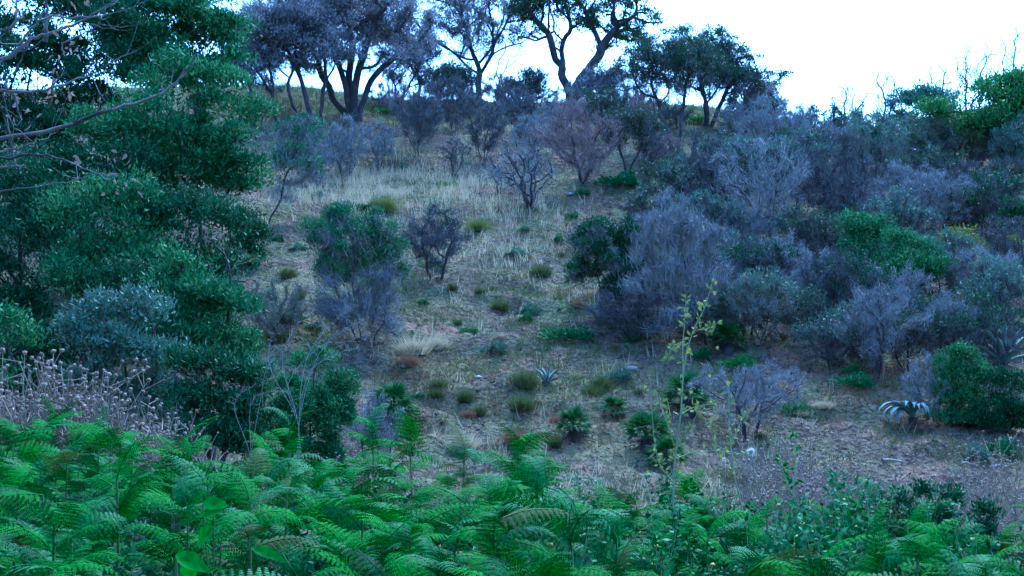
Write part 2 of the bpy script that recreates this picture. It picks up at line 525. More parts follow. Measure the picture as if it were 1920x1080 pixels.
# ------------------------------------------------------------------ trees on the ridge
woody('oak_tree', 'leaning thin-stemmed oak beside the tall green trees on the ridge', 'tree', (540, 236), (425, 600, 20, 190),
      style='mixed', trunks=3, twod=.35, n_att=300, fill=False, od=0.75, seed=11, grow_by=1.55, tw='twig_dark', leaf='oak_grey', green_frac=1.0, r0=0.012, lean=-0.3,
      lobes=[(500, 60, 60), (455, 95, 45), (560, 50, 55), (480, 140, 35), (520, 110, 40), (440, 40, 40)], rc=0.4, jit=0.4, rscale=1.2)
woody('oak_tree', 'dark oak with trunk bent left and scorched grey crown on the ridge', 'tree', (606, 240), (470, 650, -40, 130),
      style='mixed', trunks=2, twod=.35, n_att=300, fill=False, od=0.75, seed=12, grow_by=1.55, tw='twig_dark', leaf='oak_grey', green_frac=1.0, r0=0.014, lean=-0.35,
      lobes=[(540, 40, 65), (590, 10, 65), (500, 90, 40), (620, 90, 45), (560, 110, 40)], rc=0.45, jit=0.4, rscale=1.4)
woody('oak_tree', 'thickest black multi-stemmed oak on the ridge with wide grey crown', 'tree', (665, 224), (560, 770, -60, 130),
      style='mixed', trunks=5, twod=.35, n_att=300, fill=False, od=0.75, seed=13, grow_by=1.55, tw='twig_dark', leaf='oak_grey', green_frac=1.0, r0=0.020,
      lobes=[(610, 20, 75), (680, 10, 80), (740, 30, 60), (640, 105, 45), (715, 105, 45), (580, 110, 40), (760, 80, 40)], rc=0.45, jit=0.3, rscale=2.0, spread=0.07)
woody('oak_tree', 'small crooked oak leaning left between black oak and bare fan tree', 'tree', (800, 182), (700, 830, 20, 150),
      style='mixed', trunks=1, twod=.35, n_att=300, fill=False, od=0.75, seed=14, grow_by=1.55, tw='twig_dark', leaf='oak_grey', green_frac=1.0, r0=0.012, lean=-0.7,
      lobes=[(725, 60, 35), (760, 85, 30), (720, 110, 22), (790, 130, 25)], rc=0.35, jit=0.45, rscale=1.2)
woody('bare_tree', 'tall leafless tree with branches fanning out against the white sky', 'tree', (895, 180), (770, 975, -70, 110),
      style='mixed', trunks=1, od=0.30, twod=.32, seed=15, grow_by=1.75, tw='twig_dark', leaf='oak_grey', green_frac=.8, r0=0.013, n_att=330, jit=0.3, rscale=1.5, twl=0.4, lean=-.1,
      lobes=[(850, 20, 75), (910, 0, 70), (800, 60, 45), (945, 60, 40), (880, 60, 60)])
woody('bare_tree', 'low forked leafless sapling beside the tall fan-shaped bare tree', 'tree', (926, 182), (905, 985, 60, 150),
      style='bare', trunks=2, od=0.05, seed=16, tw='twig_dark', r0=0.012, n_att=14, jit=0.5, rscale=1.4, twl=0.4, lean=0.3)
woody('oak_tree', 'large cork oak with twisting dark limbs standing alone on the skyline', 'tree', (1068, 192), (935, 1235, -40, 150),
      style='oak', trunks=2, spread=.03, od=1.5, seed=17, leaf='oak_green', r0=0.020, jit=0.5, fill=False, rscale=2.1, n_att=330, depth=0.5, grow_by=1.45,
      lobes=[(985, 10, 45, .6), (1050, 0, 50, .6), (1025, 55, 28, .6), (975, 70, 22, .5), (1095, 45, 30, .6), (1150, 15, 50, .6), (1190, 45, 42, .6), (1165, 75, 30, .6), (1215, 70, 28, .6), (1120, 100, 14, .6)], rc=0.36)
woody('oak_tree', 'blue-grey oak with tall fan of stems right of the cork oak', 'tree', (1268, 283), (1150, 1340, 60, 215),
      style='mixed', trunks=2, od=1.0, twod=.45, seed=18, grow_by=1.45, tw='twig_dark', leaf='oak_green', green_frac=0.75, r0=0.011, rscale=1.4, spread=0.05,
      lobes=[(1210, 120, 48, .8), (1270, 95, 50, .8), (1180, 165, 30), (1310, 130, 40), (1240, 150, 45)], rc=0.3)
woody('oak_tree', 'dense rounded dark oak at the right end of the ridge trees', 'tree', (1325, 236), (1250, 1445, 50, 225),
      style='mixed', trunks=3, od=1.15, twod=.6, seed=19, grow_by=1.4, tw='twig_dark', leaf='oak_green', green_frac=0.9, r0=0.014, rscale=1.4, spread=0.08,
      lobes=[(1310, 100, 55), (1370, 110, 55), (1410, 145, 35), (1350, 160, 50), (1290, 155, 35), (1285, 50, 12, 1.3), (1355, 58, 10, 1.3)], rc=0.34)
woody('oak_tree', 'small oak with sprig pointing right at the edge of open sky', 'tree', (1440, 235), (1400, 1490, 120, 230),
      style='mixed', trunks=1, od=0.9, twod=.45, seed=20, tw='twig_dark', leaf='oak_green', green_frac=0.9, r0=0.011, lean=0.4,
      lobes=[(1470, 140, 16, .7), (1445, 165, 22), (1430, 195, 30)], rc=0.25)
for i, (b, bx, sd_, lb) in enumerate([
        ((1600, 240), (1560, 1650, 150, 235), 21, 'broad pale leafless sapling in the dip of the skyline'),
        ((1665, 235), (1640, 1700, 122, 230), 22, 'thin upright leafless sapling in the dip of the skyline'),
        ((1520, 232), (1490, 1545, 185, 235), 23, 'short twiggy sapling where the skyline is lowest'),
        ((1838, 190), (1790, 1885, 72, 185), 24, 'leafless tree sticking up behind the green pine crown'),
        ((1908, 180), (1885, 1935, 40, 180), 25, 'leafless tree at the right edge above the pine crown'),
        ((1775, 215), (1745, 1800, 110, 210), 26, 'faint leafless sapling left of the green pine crown')]):
    woody('bare_tree', lb, 'tree', b, bx, Y=52.0 if i < 3 else 50.0, style='bare', trunks=2, od=0.28, seed=sd_, tw='twig_dark', r0=0.014,
          n_att=80, twl=0.45, jit=0.3, bark='bark')
woody('pine_tree', 'bright green umbrella pine at the right edge of the skyline', 'tree', (1880, 300), (1750, 2010, 125, 260), Y=40.0,
      style='pine', trunks=1, od=2.2, seed=27, leaf='pine', r0=0.02, rc=0.42, lsize=1.3,
      lobes=[(1890, 160, 45, .6), (1945, 150, 55, .6), (1840, 185, 45, .6), (1895, 205, 60, .55), (1790, 205, 42, .55), (1960, 200, 55, .6), (1850, 235, 55, .5), (1750, 215, 35, .6), (1920, 245, 50, .5)], n_att=420)
woody('evergreen_tree', 'round grey-green tree left of the pine on the skyline', 'tree', (1720, 290), (1680, 1790, 150, 260), Y=44.0,
      style='green', trunks=2, od=2.0, seed=28, leaf='olive_blue', r0=0.012, rc=0.32, lobes=[(1710, 185, 32), (1745, 180, 34), (1720, 215, 40), (1770, 190, 30)])

for i, (b, lbs, lb) in enumerate([
        ((485, 240), [(450, 60, 40), (470, 110, 40), (430, 130, 35), (500, 150, 30)], 'thin grey oak squeezed between tall evergreens and leaning oak'),
        ((755, 200), [(770, 110, 30), (740, 140, 26), (800, 90, 30), (780, 150, 25)], 'low tangled oak right of the thickest black oak'),
        ((985, 200), [(960, 160, 26), (1000, 150, 26), (985, 175, 26)], 'low tangled oak between bare fan tree and cork oak'),
        ((1130, 210), [(1110, 150, 30), (1150, 145, 34), (1130, 175, 34), (1090, 170, 24)], 'low tangled oak at the right foot of the cork oak'),
        ((1400, 245), [(1420, 170, 34), (1395, 195, 36), (1440, 205, 28)], 'low tangled oak right of the dense rounded oak'),
        ((860, 205), [(840, 140, 30), (870, 150, 30), (820, 165, 25)], 'low tangled oak left of the bare fan tree trunk')]):
    woody('oak_tree', lb, 'tree', b, (b[0] - 60, b[0] + 60, 60, 180), style='mixed', trunks=2, od=.8, twod=.7, seed=70 + i, tw='twig_dark', leaf=['oak_grey', 'oak_grey', 'oak_green'][i % 3],
          green_frac=.8, r0=.011, jit=.45, rscale=1.2, lobes=lbs, rc=.3, n_att=150, grow_by=1.4)

# ------------------------------------------------------------------ tall evergreens on the left
LEFT = [
 # label, base px, Y, box, lobes, leaf, od, seed
 ('tall evergreen at the upper left corner behind the dead branches', 60, 31, (-90, 200, -90, 330),
  [(20, 20, 100), (120, 40, 90), (60, 130, 95), (160, 140, 80), (-30, 150, 80), (100, 230, 90), (0, 260, 90), (200, 30, 60)], 'olive_dark', 2.4, 101),
 ('tall evergreen whose top meets the sky beside the scorched oaks', 330, 33, (200, 450, -60, 250),
  [(270, 20, 80), (350, 30, 75), (410, 60, 50), (300, 100, 75), (390, 120, 55), (230, 70, 60), (250, 140, 60)], 'olive', 2.5, 102),
 ('large rounded evergreen with pale-tipped domes above the dry slope', 360, 26, (130, 500, 90, 420),
  [(330, 150, 50, .8), (420, 150, 45, .8), (380, 190, 60, .8), (450, 215, 45, .9), (250, 170, 60, .8), (300, 240, 80), (420, 270, 65), (460, 300, 35), (180, 230, 60), (340, 320, 80), (220, 330, 70), (420, 340, 60), (270, 390, 70)], 'olive', 2.4, 103),
 ('shaded evergreen below the dead branches at the left edge', 40, 23, (-80, 150, 280, 640),
  [(20, 340, 70), (90, 400, 70), (20, 470, 80), (100, 520, 60), (20, 590, 70)], 'olive_dark', 1.8, 104),
 ('evergreen in the middle of the left thicket with two light domes', 190, 21.5, (80, 300, 320, 640),
  [(180, 380, 50, .8), (240, 370, 40, .8), (130, 410, 45), (200, 460, 70), (260, 480, 50), (150, 530, 60), (230, 570, 60)], 'olive', 2.0, 105),
 ('evergreen shrub joining the left thicket to the dry slope', 400, 22, (300, 480, 350, 600),
  [(350, 400, 45), (420, 420, 40), (450, 440, 30), (330, 470, 50), (400, 510, 50)], 'olive_dark', 1.6, 106),
 ('evergreen bush with bright domed top in front of the dark thicket', 385, 18, (270, 500, 445, 800),
  [(345, 490, 42, .8), (410, 480, 45, .8), (455, 510, 35, .9), (320, 540, 50), (400, 560, 60), (465, 580, 35), (350, 630, 60), (440, 660, 50)], 'olive', 2.0, 107),
 ('blue-green bush low in the left thicket behind the dried flowers', 230, 16.5, (110, 350, 540, 830),
  [(190, 590, 45, .8), (250, 580, 45, .8), (300, 600, 40), (150, 630, 40), (220, 660, 60), (300, 680, 50), (170, 720, 50), (260, 750, 60), (210, 800, 55), (300, 805, 55)], 'olive_blue', 1.7, 108),
 ('dark bush at the foot of the thicket beside the fern bank', 400, 15.5, (300, 510, 620, 860),
  [(350, 690, 45), (420, 700, 45), (470, 720, 35), (370, 760, 50), (440, 780, 50), (380, 825, 50), (455, 830, 45)], 'olive_dark', 1.7, 109),
 ('small light bush at the left edge behind the dried flowers', 20, 16, (-70, 70, 560, 800),
  [(10, 610, 35), (45, 650, 30), (-20, 660, 40), (30, 710, 45)], 'olive', 1.8, 110),
 ('evergreen in the dark heart of the thicket behind the light domes', 130, 25, (20, 300, 260, 560),
  [(80, 320, 60), (160, 310, 60), (240, 320, 60), (60, 420, 70), (290, 410, 60), (130, 470, 70), (280, 500, 60)], 'olive_dark', 1.7, 98),
 ('dark evergreen low behind the bright domed bush of the thicket', 300, 20.5, (200, 420, 500, 760),
  [(250, 540, 60), (320, 560, 60), (60, 650, 60), (130, 660, 60), (390, 620, 50), (280, 650, 60), (20, 720, 60)], 'olive_dark', 1.7, 99),
]
for lb, bx, Y, box, lobes, leaf, od, sd_ in LEFT:
    woody('evergreen_tree' if sd_ < 107 else 'evergreen_bush', lb, 'tree' if sd_ < 107 else 'bush', (bx, 800), box, Y=Y, style='green',
          trunks=2, od=od, seed=sd_, leaf=leaf, lobes=lobes, r0=0.012, rc=0.46 if Y > 20 else 0.27, lsize=1.65, limit=41000, n_att=420, n_cl=260, rscale=0.9, grow_by=1.42)

# ------------------------------------------------------------------ shrubs and small trees on the slope
SHRUBS = [
 # name, label, cat, base, box, kwargs
 ('green_shrub', 'small dark green bush at the thicket edge above the domed bush', 'bush', (465, 500), (425, 510, 385, 490), dict(style='green', od=1.9, seed=257, trunks=2, leaf='olive_dark', lobes=[(455, 420, 26), (480, 440, 26), (450, 460, 28), (475, 480, 24)])),
 ('bare_shrub', 'grey twiggy shrub below the small dark green thicket bush', 'shrub', (520, 640), (460, 585, 520, 635), dict(od=1.1, seed=258, trunks=4, tw='twig_green')),
 ('sapling', 'slender green sapling leaning right at the edge of the thicket', 'tree', (494, 418), (490, 602, 222, 400),
  dict(style='mixed', trunks=2, od=1.0, seed=201, tw='twig', leaf='olive', green_frac=.8, lean=.3, lobes=[(555, 250, 42, .7), (530, 290, 32), (560, 310, 40), (530, 350, 30)])),
 ('bare_shrub', 'pale mauve leafless shrub, leftmost and widest of the ridge row', 'shrub', (650, 336), (585, 690, 222, 330), dict(od=1.5, seed=202, trunks=4)),
 ('bare_shrub', 'low mauve leafless shrub under the sapling at the thicket edge', 'shrub', (595, 345), (555, 630, 265, 345), dict(od=1.2, seed=203, trunks=3)),
 ('bare_shrub', 'slim mauve shrub just right of the pale wide one', 'shrub', (708, 320), (675, 745, 228, 305), dict(od=1.1, seed=204, trunks=2)),
 ('bare_shrub', 'taller leafless shrub leaning left below the crooked oak', 'shrub', (781, 291), (730, 835, 150, 262), dict(od=1.2, seed=205, trunks=2, lean=-.3, tw='twig_dark')),
 ('bare_shrub', 'little bare shrub above the patch of pale grass', 'shrub', (852, 330), (824, 882, 252, 318), dict(od=.6, seed=206, trunks=3, tw='twig_dark')),
 ('bare_shrub', 'dark-stemmed fan-shaped shrub below the tall bare tree', 'shrub', (910, 298), (855, 962, 175, 275), dict(od=1.25, seed=207, trunks=3, tw='twig_dark')),
 ('bare_shrub', 'bluish leafless shrub below the skyline beside the cork oak', 'shrub', (975, 262), (935, 1015, 165, 250), dict(od=1.2, seed=208, trunks=3, tw='twig_dark')),
 ('burnt_shrub', 'burnt bare shrub with stout black stump on open ground', 'shrub', (996, 392), (902, 1042, 262, 365), dict(od=.42, seed=209, trunks=1, r0=.009, rscale=1.5, tw='twig', n_att=170)),
 ('burnt_shrub', 'small spindly burnt shrub left of the black stump', 'shrub', (940, 370), (903, 965, 305, 358), dict(od=.25, seed=210, trunks=2, r0=.008, tw='twig', n_att=60, lean=-.4)),
 ('bare_shrub', 'brown-topped rounded shrub on two crooked black stems', 'shrub', (1103, 352), (1008, 1155, 188, 318), dict(od=1.3, seed=211, trunks=2, tw='twig_brown', r0=.008, rscale=1.4, spread=.16)),
 ('small_tree', 'small green-topped tree on forked dark trunks', 'tree', (1185, 336), (1128, 1242, 205, 290), dict(style='mixed', trunks=2, od=1.0, seed=212, leaf='oak_green', tw='twig_dark', green_frac=.8, r0=.009, rscale=1.2, lobes=[(1165, 230, 32, .7), (1200, 235, 32, .7), (1150, 265, 22), (1215, 265, 25)])),
 ('bare_shrub', 'dark bare shrub tucked right of the small green-topped tree', 'shrub', (1218, 312), (1190, 1262, 230, 300), dict(od=.9, seed=213, trunks=3, tw='twig_dark')),
 ('green_shrub', 'dark bluish shrub with green patches under the blue-grey oak', 'shrub', (1240, 392), (1190, 1300, 300, 385), dict(style='mixed', od=1.1, seed=214, trunks=3, tw='twig_dark', leaf='oak_green', green_frac=.5)),
 ('bare_shrub', 'tall thin dark shrub left of the pale branching dead tree', 'shrub', (1308, 422), (1280, 1375, 245, 390), dict(od=1.1, seed=215, trunks=2, tw='twig_dark')),
 ('bare_shrub', 'pale mauve feathery shrub rising to the skyline below open sky', 'shrub', (1440, 330), (1385, 1530, 178, 300), dict(od=1.5, seed=216, trunks=3)),
 ('bare_tree', 'dead tree with whitish forking limbs on a dark trunk', 'tree', (1450, 452), (1335, 1530, 250, 400), dict(od=.55, seed=217, trunks=1, bark='bark_pale', r0=.009, rscale=1.3, n_att=210)),
 ('bare_shrub', 'dark leafless shrub filling the hollow right of the dead tree', 'shrub', (1560, 440), (1495, 1640, 250, 420), dict(od=1.5, seed=218, trunks=4, tw='twig_dark')),
 ('bare_shrub', 'grey shrub at the lowest dip of the ridge', 'shrub', (1545, 300), (1490, 1600, 222, 300), dict(od=1.5, seed=219, trunks=4)),
 ('grey_shrub', 'grey-green domed shrub below the broad pale sapling', 'shrub', (1640, 345), (1580, 1705, 215, 335), dict(style='mixed', od=1.3, seed=220, trunks=4, tw='twig_green', leaf='olive_blue', green_frac=.35)),
 ('grey_shrub', 'grey-green domed shrub in the middle of the right-hand thicket top', 'shrub', (1730, 340), (1670, 1790, 212, 330), dict(style='mixed', od=1.3, seed=221, trunks=4, tw='twig_green', leaf='olive_blue', green_frac=.4)),
 ('grey_shrub', 'grey-green shrub directly under the pine crown', 'shrub', (1825, 335), (1765, 1890, 222, 325), dict(style='mixed', od=1.3, seed=222, trunks=4, tw='twig_green', leaf='olive_blue', green_frac=.45)),
 ('grey_shrub', 'blue-green shrub at the right edge under the pine', 'shrub', (1910, 350), (1855, 1980, 225, 345), dict(style='mixed', od=1.4, seed=223, trunks=4, tw='twig_green', leaf='olive_blue', green_frac=.6)),
 ('bare_shrub', 'mauve leafless shrub centred in the upper right thicket', 'shrub', (1700, 420), (1630, 1775, 305, 410), dict(od=1.4, seed=224, trunks=4)),
 ('bare_shrub', 'dark twiggy shrub between mauve shrub and right edge', 'shrub', (1830, 400), (1770, 1900, 300, 400), dict(od=1.3, seed=225, trunks=4, tw='twig_dark')),
 ('bare_shrub', 'dark leafless shrub in the shade at the right edge', 'shrub', (1900, 520), (1840, 1980, 400, 520), dict(od=1.3, seed=226, trunks=4, tw='twig_dark')),
 ('bare_shrub', 'dusky shrub under the lowest ridge dip behind the dead tree', 'shrub', (1610, 395), (1555, 1665, 290, 390), dict(od=1.4, seed=227, trunks=4, tw='twig_dark')),
 ('green_shrub', 'round bright green shrub with domed top right of the dead tree', 'shrub', (1625, 530), (1565, 1685, 398, 525), dict(style='green', od=2.0, seed=228, trunks=2, leaf='olive', lobes=[(1610, 430, 35, .8), (1650, 435, 30, .8), (1590, 465, 25), (1640, 480, 40), (1610, 505, 30)])),
 ('green_shrub', 'spreading green shrub in the middle of the right thicket', 'shrub', (1715, 575), (1640, 1785, 430, 565), dict(style='green', od=1.9, seed=229, trunks=3, leaf='olive', lobes=[(1690, 455, 32, .8), (1740, 460, 35, .8), (1680, 505, 40), (1740, 510, 40), (1700, 550, 35)])),
 ('green_shrub', 'green shrub above the yellowish bush near the right edge', 'shrub', (1815, 430), (1760, 1870, 340, 425), dict(style='green', od=1.9, seed=230, trunks=2, leaf='olive', lobes=[(1800, 370, 32, .8), (1840, 365, 28, .8), (1790, 400, 28), (1840, 400, 30)])),
 ('green_shrub', 'green shrub cut off by the right edge beside yellowish bush', 'shrub', (1905, 450), (1865, 1970, 370, 445), dict(style='green', od=1.9, seed=231, trunks=2, leaf='olive', lobes=[(1900, 400, 32, .8), (1940, 400, 30), (1900, 430, 28)])),
 ('yellow_bush', 'yellow-green bush, left of two in the right thicket', 'bush', (1795, 490), (1755, 1835, 435, 485), dict(style='green', od=1.7, seed=232, trunks=2, leaf='yellow_leaf', lobes=[(1780, 455, 22, .8), (1810, 450, 20, .8), (1795, 475, 22)])),
 ('yellow_bush', 'yellow-green bush nearest the right edge of the thicket', 'bush', (1880, 490), (1840, 1925, 435, 485), dict(style='green', od=1.4, seed=233, trunks=2, leaf='yellow_leaf', lobes=[(1865, 455, 20, .8), (1900, 455, 20, .8), (1880, 472, 20)])),
 ('grey_shrub', 'small pale silvery shrub below the round bright green one', 'shrub', (1620, 570), (1590, 1645, 488, 560), dict(style='mixed', od=1.4, seed=234, trunks=2, tw='twig_green', leaf='olive_blue', green_frac=.6)),
 ('bare_shrub', 'purple-grey leafless shrub below the yellowish bushes', 'shrub', (1840, 590), (1770, 1915, 455, 580), dict(od=1.5, seed=235, trunks=4)),
 ('bare_shrub', 'black-stemmed mauve shrub leaning over the brown bank', 'shrub', (1650, 702), (1570, 1735, 540, 660), dict(od=1.25, seed=236, trunks=2, r0=.008, rscale=1.2)),
 ('bare_shrub', 'pale upright twiggy shrub behind the round green bush', 'shrub', (1790, 690), (1725, 1855, 545, 670), dict(od=.9, seed=237, trunks=4, tw='twig')),
 ('bare_shrub', 'dark shrub in the deep shade below the dead tree', 'shrub', (1545, 620), (1490, 1610, 470, 610), dict(od=1.5, seed=238, trunks=4, tw='twig_dark')),
 ('grey_shrub', 'pale grey-green tuft shrub on the slope below the dead tree', 'shrub', (1430, 640), (1370, 1490, 515, 625), dict(style='mixed', od=1.3, seed=239, trunks=3, tw='twig_green', leaf='olive_blue', green_frac=.3)),
 ('bare_shrub', 'crooked black-branched shrub above the dead tree foot', 'shrub', (1400, 520), (1340, 1470, 430, 510), dict(od=.8, seed=240, trunks=2, tw='twig_dark', r0=.008)),
 ('mixed_shrub', 'big shrub with green top and mauve body left of centre', 'shrub', (690, 640), (565, 765, 385, 600), dict(style='mixed', twod=1.3, od=2.2, seed=241, trunks=4, tw='twig', leaf='olive', green_frac=.42, lobes=[(630, 430, 45, .8), (690, 420, 40, .8), (650, 480, 60), (720, 490, 50), (640, 550, 55), (710, 560, 50), (650, 600, 45), (710, 605, 40)])),
 ('bare_shrub', 'dark leafless shrub leaning right beside the green-topped one', 'shrub', (818, 532), (740, 878, 380, 490), dict(od=1.1, seed=242, trunks=2, tw='twig_dark', r0=.008)),
 ('mixed_shrub', 'dense blue-green shrub right of centre above grey twigs', 'shrub', (1150, 605), (1080, 1245, 408, 570), dict(style='mixed', twod=.8, od=2.4, seed=243, trunks=3, tw='twig', leaf='olive_dark', green_frac=.75, lobes=[(1130, 445, 40, .8), (1180, 440, 42, .8), (1215, 460, 30), (1120, 495, 42), (1180, 500, 50), (1160, 550, 45), (1130, 580, 40), (1190, 590, 40)])),
 ('bare_shrub', 'large pale mauve shrub right of the dense blue-green one', 'shrub', (1275, 640), (1180, 1390, 395, 620), dict(od=1.5, seed=244, trunks=4, lobes=[(1260, 440, 55), (1320, 460, 50), (1240, 520, 60), (1320, 530, 60), (1270, 590, 55)])),
 ('bare_shrub', 'low dark mauve shrub at the foot of the dense blue-green one', 'shrub', (1190, 640), (1110, 1260, 540, 635), dict(od=1.3, seed=245, trunks=4, tw='twig_dark')),
 ('bare_shrub', 'little upright bare twigs left of the dense blue-green shrub', 'shrub', (1078, 475), (1058, 1108, 415, 470), dict(od=.5, seed=246, trunks=1, tw='twig_brown')),
 ('bare_shrub', 'low grey shrub with curved dark branches near the gully', 'shrub', (1405, 815), (1300, 1515, 675, 790), dict(od=.8, seed=247, trunks=3, r0=.008, tw='twig')),
 ('green_shrub', 'round dark green bush beside the drooping agave', 'bush', (1805, 800), (1752, 1858, 632, 790), dict(style='green', od=2.0, seed=248, trunks=3, leaf='olive', rc=.16, lobes=[(1805, 672, 36), (1780, 705, 34), (1830, 705, 32), (1800, 745, 42), (1785, 785, 34), (1825, 785, 32)])),
 ('green_shrub', 'dark green bush at the right edge below the upright agave', 'bush', (1885, 810), (1840, 1940, 675, 800), dict(style='green', od=1.9, seed=249, trunks=3, leaf='olive_dark', rc=.16, lobes=[(1875, 715, 32), (1910, 720, 35), (1880, 765, 42), (1920, 780, 35), (1870, 800, 32), (1905, 805, 32)])),
 ('bare_shrub', 'mauve twiggy shrub left of the round dark green bush', 'shrub', (1745, 790), (1690, 1800, 665, 770), dict(od=.9, seed=250, trunks=3)),
 ('green_shrub', 'leafy green bush with pale stems at the gully left of centre', 'bush', (565, 850), (435, 685, 640, 850), dict(Y=16.0, style='green', grow_by=1.5, od=2.6, seed=251, trunks=5, leaf='olive', rc=.17, lobes=[(480, 700, 38), (540, 690, 45), (600, 690, 42), (640, 720, 35), (520, 750, 50), (600, 760, 55), (640, 780, 35), (560, 810, 50), (510, 850, 45), (600, 855, 45)])),
 ('green_shrub', 'dark leafy bush in front of the dried weeds at lower right', 'bush', (1760, 1000), (1650, 1860, 890, 1000), dict(Y=9.0, style='green', od=2.0, seed=256, trunks=4, leaf='olive_dark', rc=.10, lobes=[(1690, 950, 22), (1735, 938, 22), (1790, 950, 24), (1835, 970, 20), (1700, 985, 32), (1770, 985, 32), (1830, 1000, 26), (1660, 1000, 26), (1700, 1030, 36), (1770, 1035, 42), (1830, 1040, 34)])),
 ('bare_shrub', 'low bluish shrub right of the leafy bush in the gully', 'shrub', (705, 850), (640, 760, 745, 840), dict(Y=17.0, od=.9, seed=252, trunks=4, tw='twig')),
 ('bare_shrub', 'ashen leafless shrub on the slope under the burnt stump', 'shrub', (1330, 355), (1290, 1400, 265, 350), dict(od=1.3, seed=253, trunks=3, tw='twig_dark')),
 ('small_tree', 'bluish small tree at the skyline behind the brown-topped shrub', 'tree', (1130, 262), (1080, 1180, 165, 240), dict(style='mixed', od=1.2, seed=254, trunks=2, tw='twig_dark', leaf='oak_green', green_frac=.6)),
 ('bare_shrub', 'mauve shrub between bare fan tree and cork oak trunk', 'shrub', (850, 245), (800, 900, 140, 235), dict(od=1.2, seed=255, trunks=3, tw='twig_dark')),
]
for nm, lb, cat, b, bx, kw in SHRUBS:
    woody(nm, lb, cat, b, bx, **kw)
LAND = [(1450, 350, 'the dead tree with whitish limbs'), (1625, 455, 'the round bright green shrub'), (1715, 505, 'the spreading green shrub'), (1795, 460, 'the left yellow-green bush'),
        (1880, 460, 'the right yellow-green bush'), (1890, 185, 'the umbrella pine'), (1805, 715, 'the round dark green bush'), (1880, 650, 'the upright agave'), (1650, 620, 'the black-stemmed leaning shrub'),
        (1160, 490, 'the dense blue-green shrub'), (1285, 510, 'the large pale mauve shrub'), (1365, 650, 'the dark dwarf palm'), (1185, 250, 'the small green-topped tree'), (1275, 170, 'the blue-grey fan-stemmed oak'),
        (1430, 570, 'the pale grey-green tuft shrub'), (1350, 140, 'the dense rounded oak'), (1068, 120, 'the large cork oak'), (895, 110, 'the tall bare fan tree'), (665, 130, 'the thickest black oak'),
        (1100, 265, 'the brown-topped shrub'), (996, 345, 'the burnt shrub with black stump'), (910, 250, 'the dark-stemmed fan shrub'), (1545, 255, 'the shrub at the ridge dip'), (1720, 200, 'the round grey-green skyline tree')]
USED = set()
def where(x, y):
    best = None
    for k in np.argsort([math.hypot(x - a, (y - b) * 1.2) for a, b, _ in LAND]):
        a, b, nm = LAND[k]
        v = 'above' if y < b - 35 else ('below' if y > b + 35 else '')
        h = 'left' if x < a - 30 else ('right' if x > a + 30 else '')
        rel = (v + ' and ' + h + ' of') if v and h else (v or (h + ' of' if h else 'behind'))
        if (rel, nm) not in USED:
            USED.add((rel, nm)); return rel + ' ' + nm
    return 'in the thicket'
FILL = [(1370, 400, 110, 120, 0), (1480, 400, 120, 130, 0), (1530, 510, 110, 110, 0), (1600, 460, 110, 100, 1), (1680, 480, 110, 100, 0), (1760, 430, 110, 100, 1), (1860, 440, 120, 100, 0),
        (1760, 560, 110, 110, 0), (1680, 620, 120, 110, 1), (1590, 610, 120, 110, 0), (1880, 640, 120, 130, 0), (1480, 560, 110, 110, 1), (1390, 470, 110, 90, 1), (1340, 560, 120, 110, 0),
        (1500, 350, 110, 100, 0), (1660, 330, 120, 80, 0), (1780, 330, 120, 80, 0), (1880, 330, 120, 90, 0), (1840, 700, 120, 120, 0), (1390, 350, 90, 90, 0), (1600, 330, 110, 80, 1), (1560, 270, 110, 60, 0), (1640, 280, 110, 60, 0), (1720, 290, 110, 60, 0), (1470, 300, 100, 70, 0), (1430, 250, 80, 60, 0), (1740, 380, 110, 90, 0), (1640, 560, 100, 90, 0), (1560, 690, 100, 80, 0), (1480, 640, 110, 90, 0), (1400, 625, 110, 90, 1), (1330, 645, 100, 80, 0), (1700, 690, 110, 90, 0), (1230, 600, 100, 90, 0), (1320, 480, 110, 100, 0), (1260, 470, 100, 100, 1), (1420, 560, 110, 90, 0), (1620, 680, 110, 90, 0), (1760, 660, 110, 90, 0), (1520, 600, 110, 90, 1), (1290, 400, 100, 90, 0), (1220, 440, 90, 80, 0)]
for i, (x, y, w_, h_, k) in enumerate(FILL):
    woody('bare_shrub', ['dark half-leafless shrub ', 'pale mauve leafless shrub '][k] + where(x, y - h_ / 2), 'shrub', (x, y), (x - w_ * .66, x + w_ * .66, y - h_ * 1.12, y - h_ * .05),
          style='mixed' if k == 0 else 'bare', od=1.1 if k == 0 else 1.4, twod=1.2, seed=500 + i, trunks=3, tw=['twig_dark', 'twig'][k], leaf=['olive_dark', 'olive_blue', 'oak_green'][i % 3], green_frac=.45, group=['dark shrubs filling the right thicket', 'mauve shrubs filling the right thicket'][k], n_att=110)
for i, (x, y, w_, h_) in enumerate([(960, 225, 90, 70), (1050, 250, 90, 80), (760, 235, 90, 70), (880, 215, 90, 70), (1150, 245, 80, 70), (1210, 235, 90, 70), (1010, 200, 90, 50), (1100, 205, 90, 60), (940, 200, 90, 60), (830, 195, 90, 70), (1170, 210, 90, 60), (720, 205, 70, 50), (1260, 245, 80, 60), (1380, 255, 90, 60), (1400, 225, 80, 50), (800, 260, 80, 70), (1000, 290, 90, 80), (1240, 330, 90, 80)]):
    woody('bare_shrub', ['dark leafless ridge shrub ', 'mauve leafless ridge shrub ', 'brown leafless ridge shrub '][i % 3] + where(x, y - h_ / 2), 'shrub', (x, y), (x - w_ / 2, x + w_ / 2, y - h_, y - h_ * .1),
          style='bare', od=1.2, seed=540 + i, trunks=3, tw=['twig_dark', 'twig', 'twig_brown'][i % 3], group='shrubs in a row below the ridge', n_att=110)

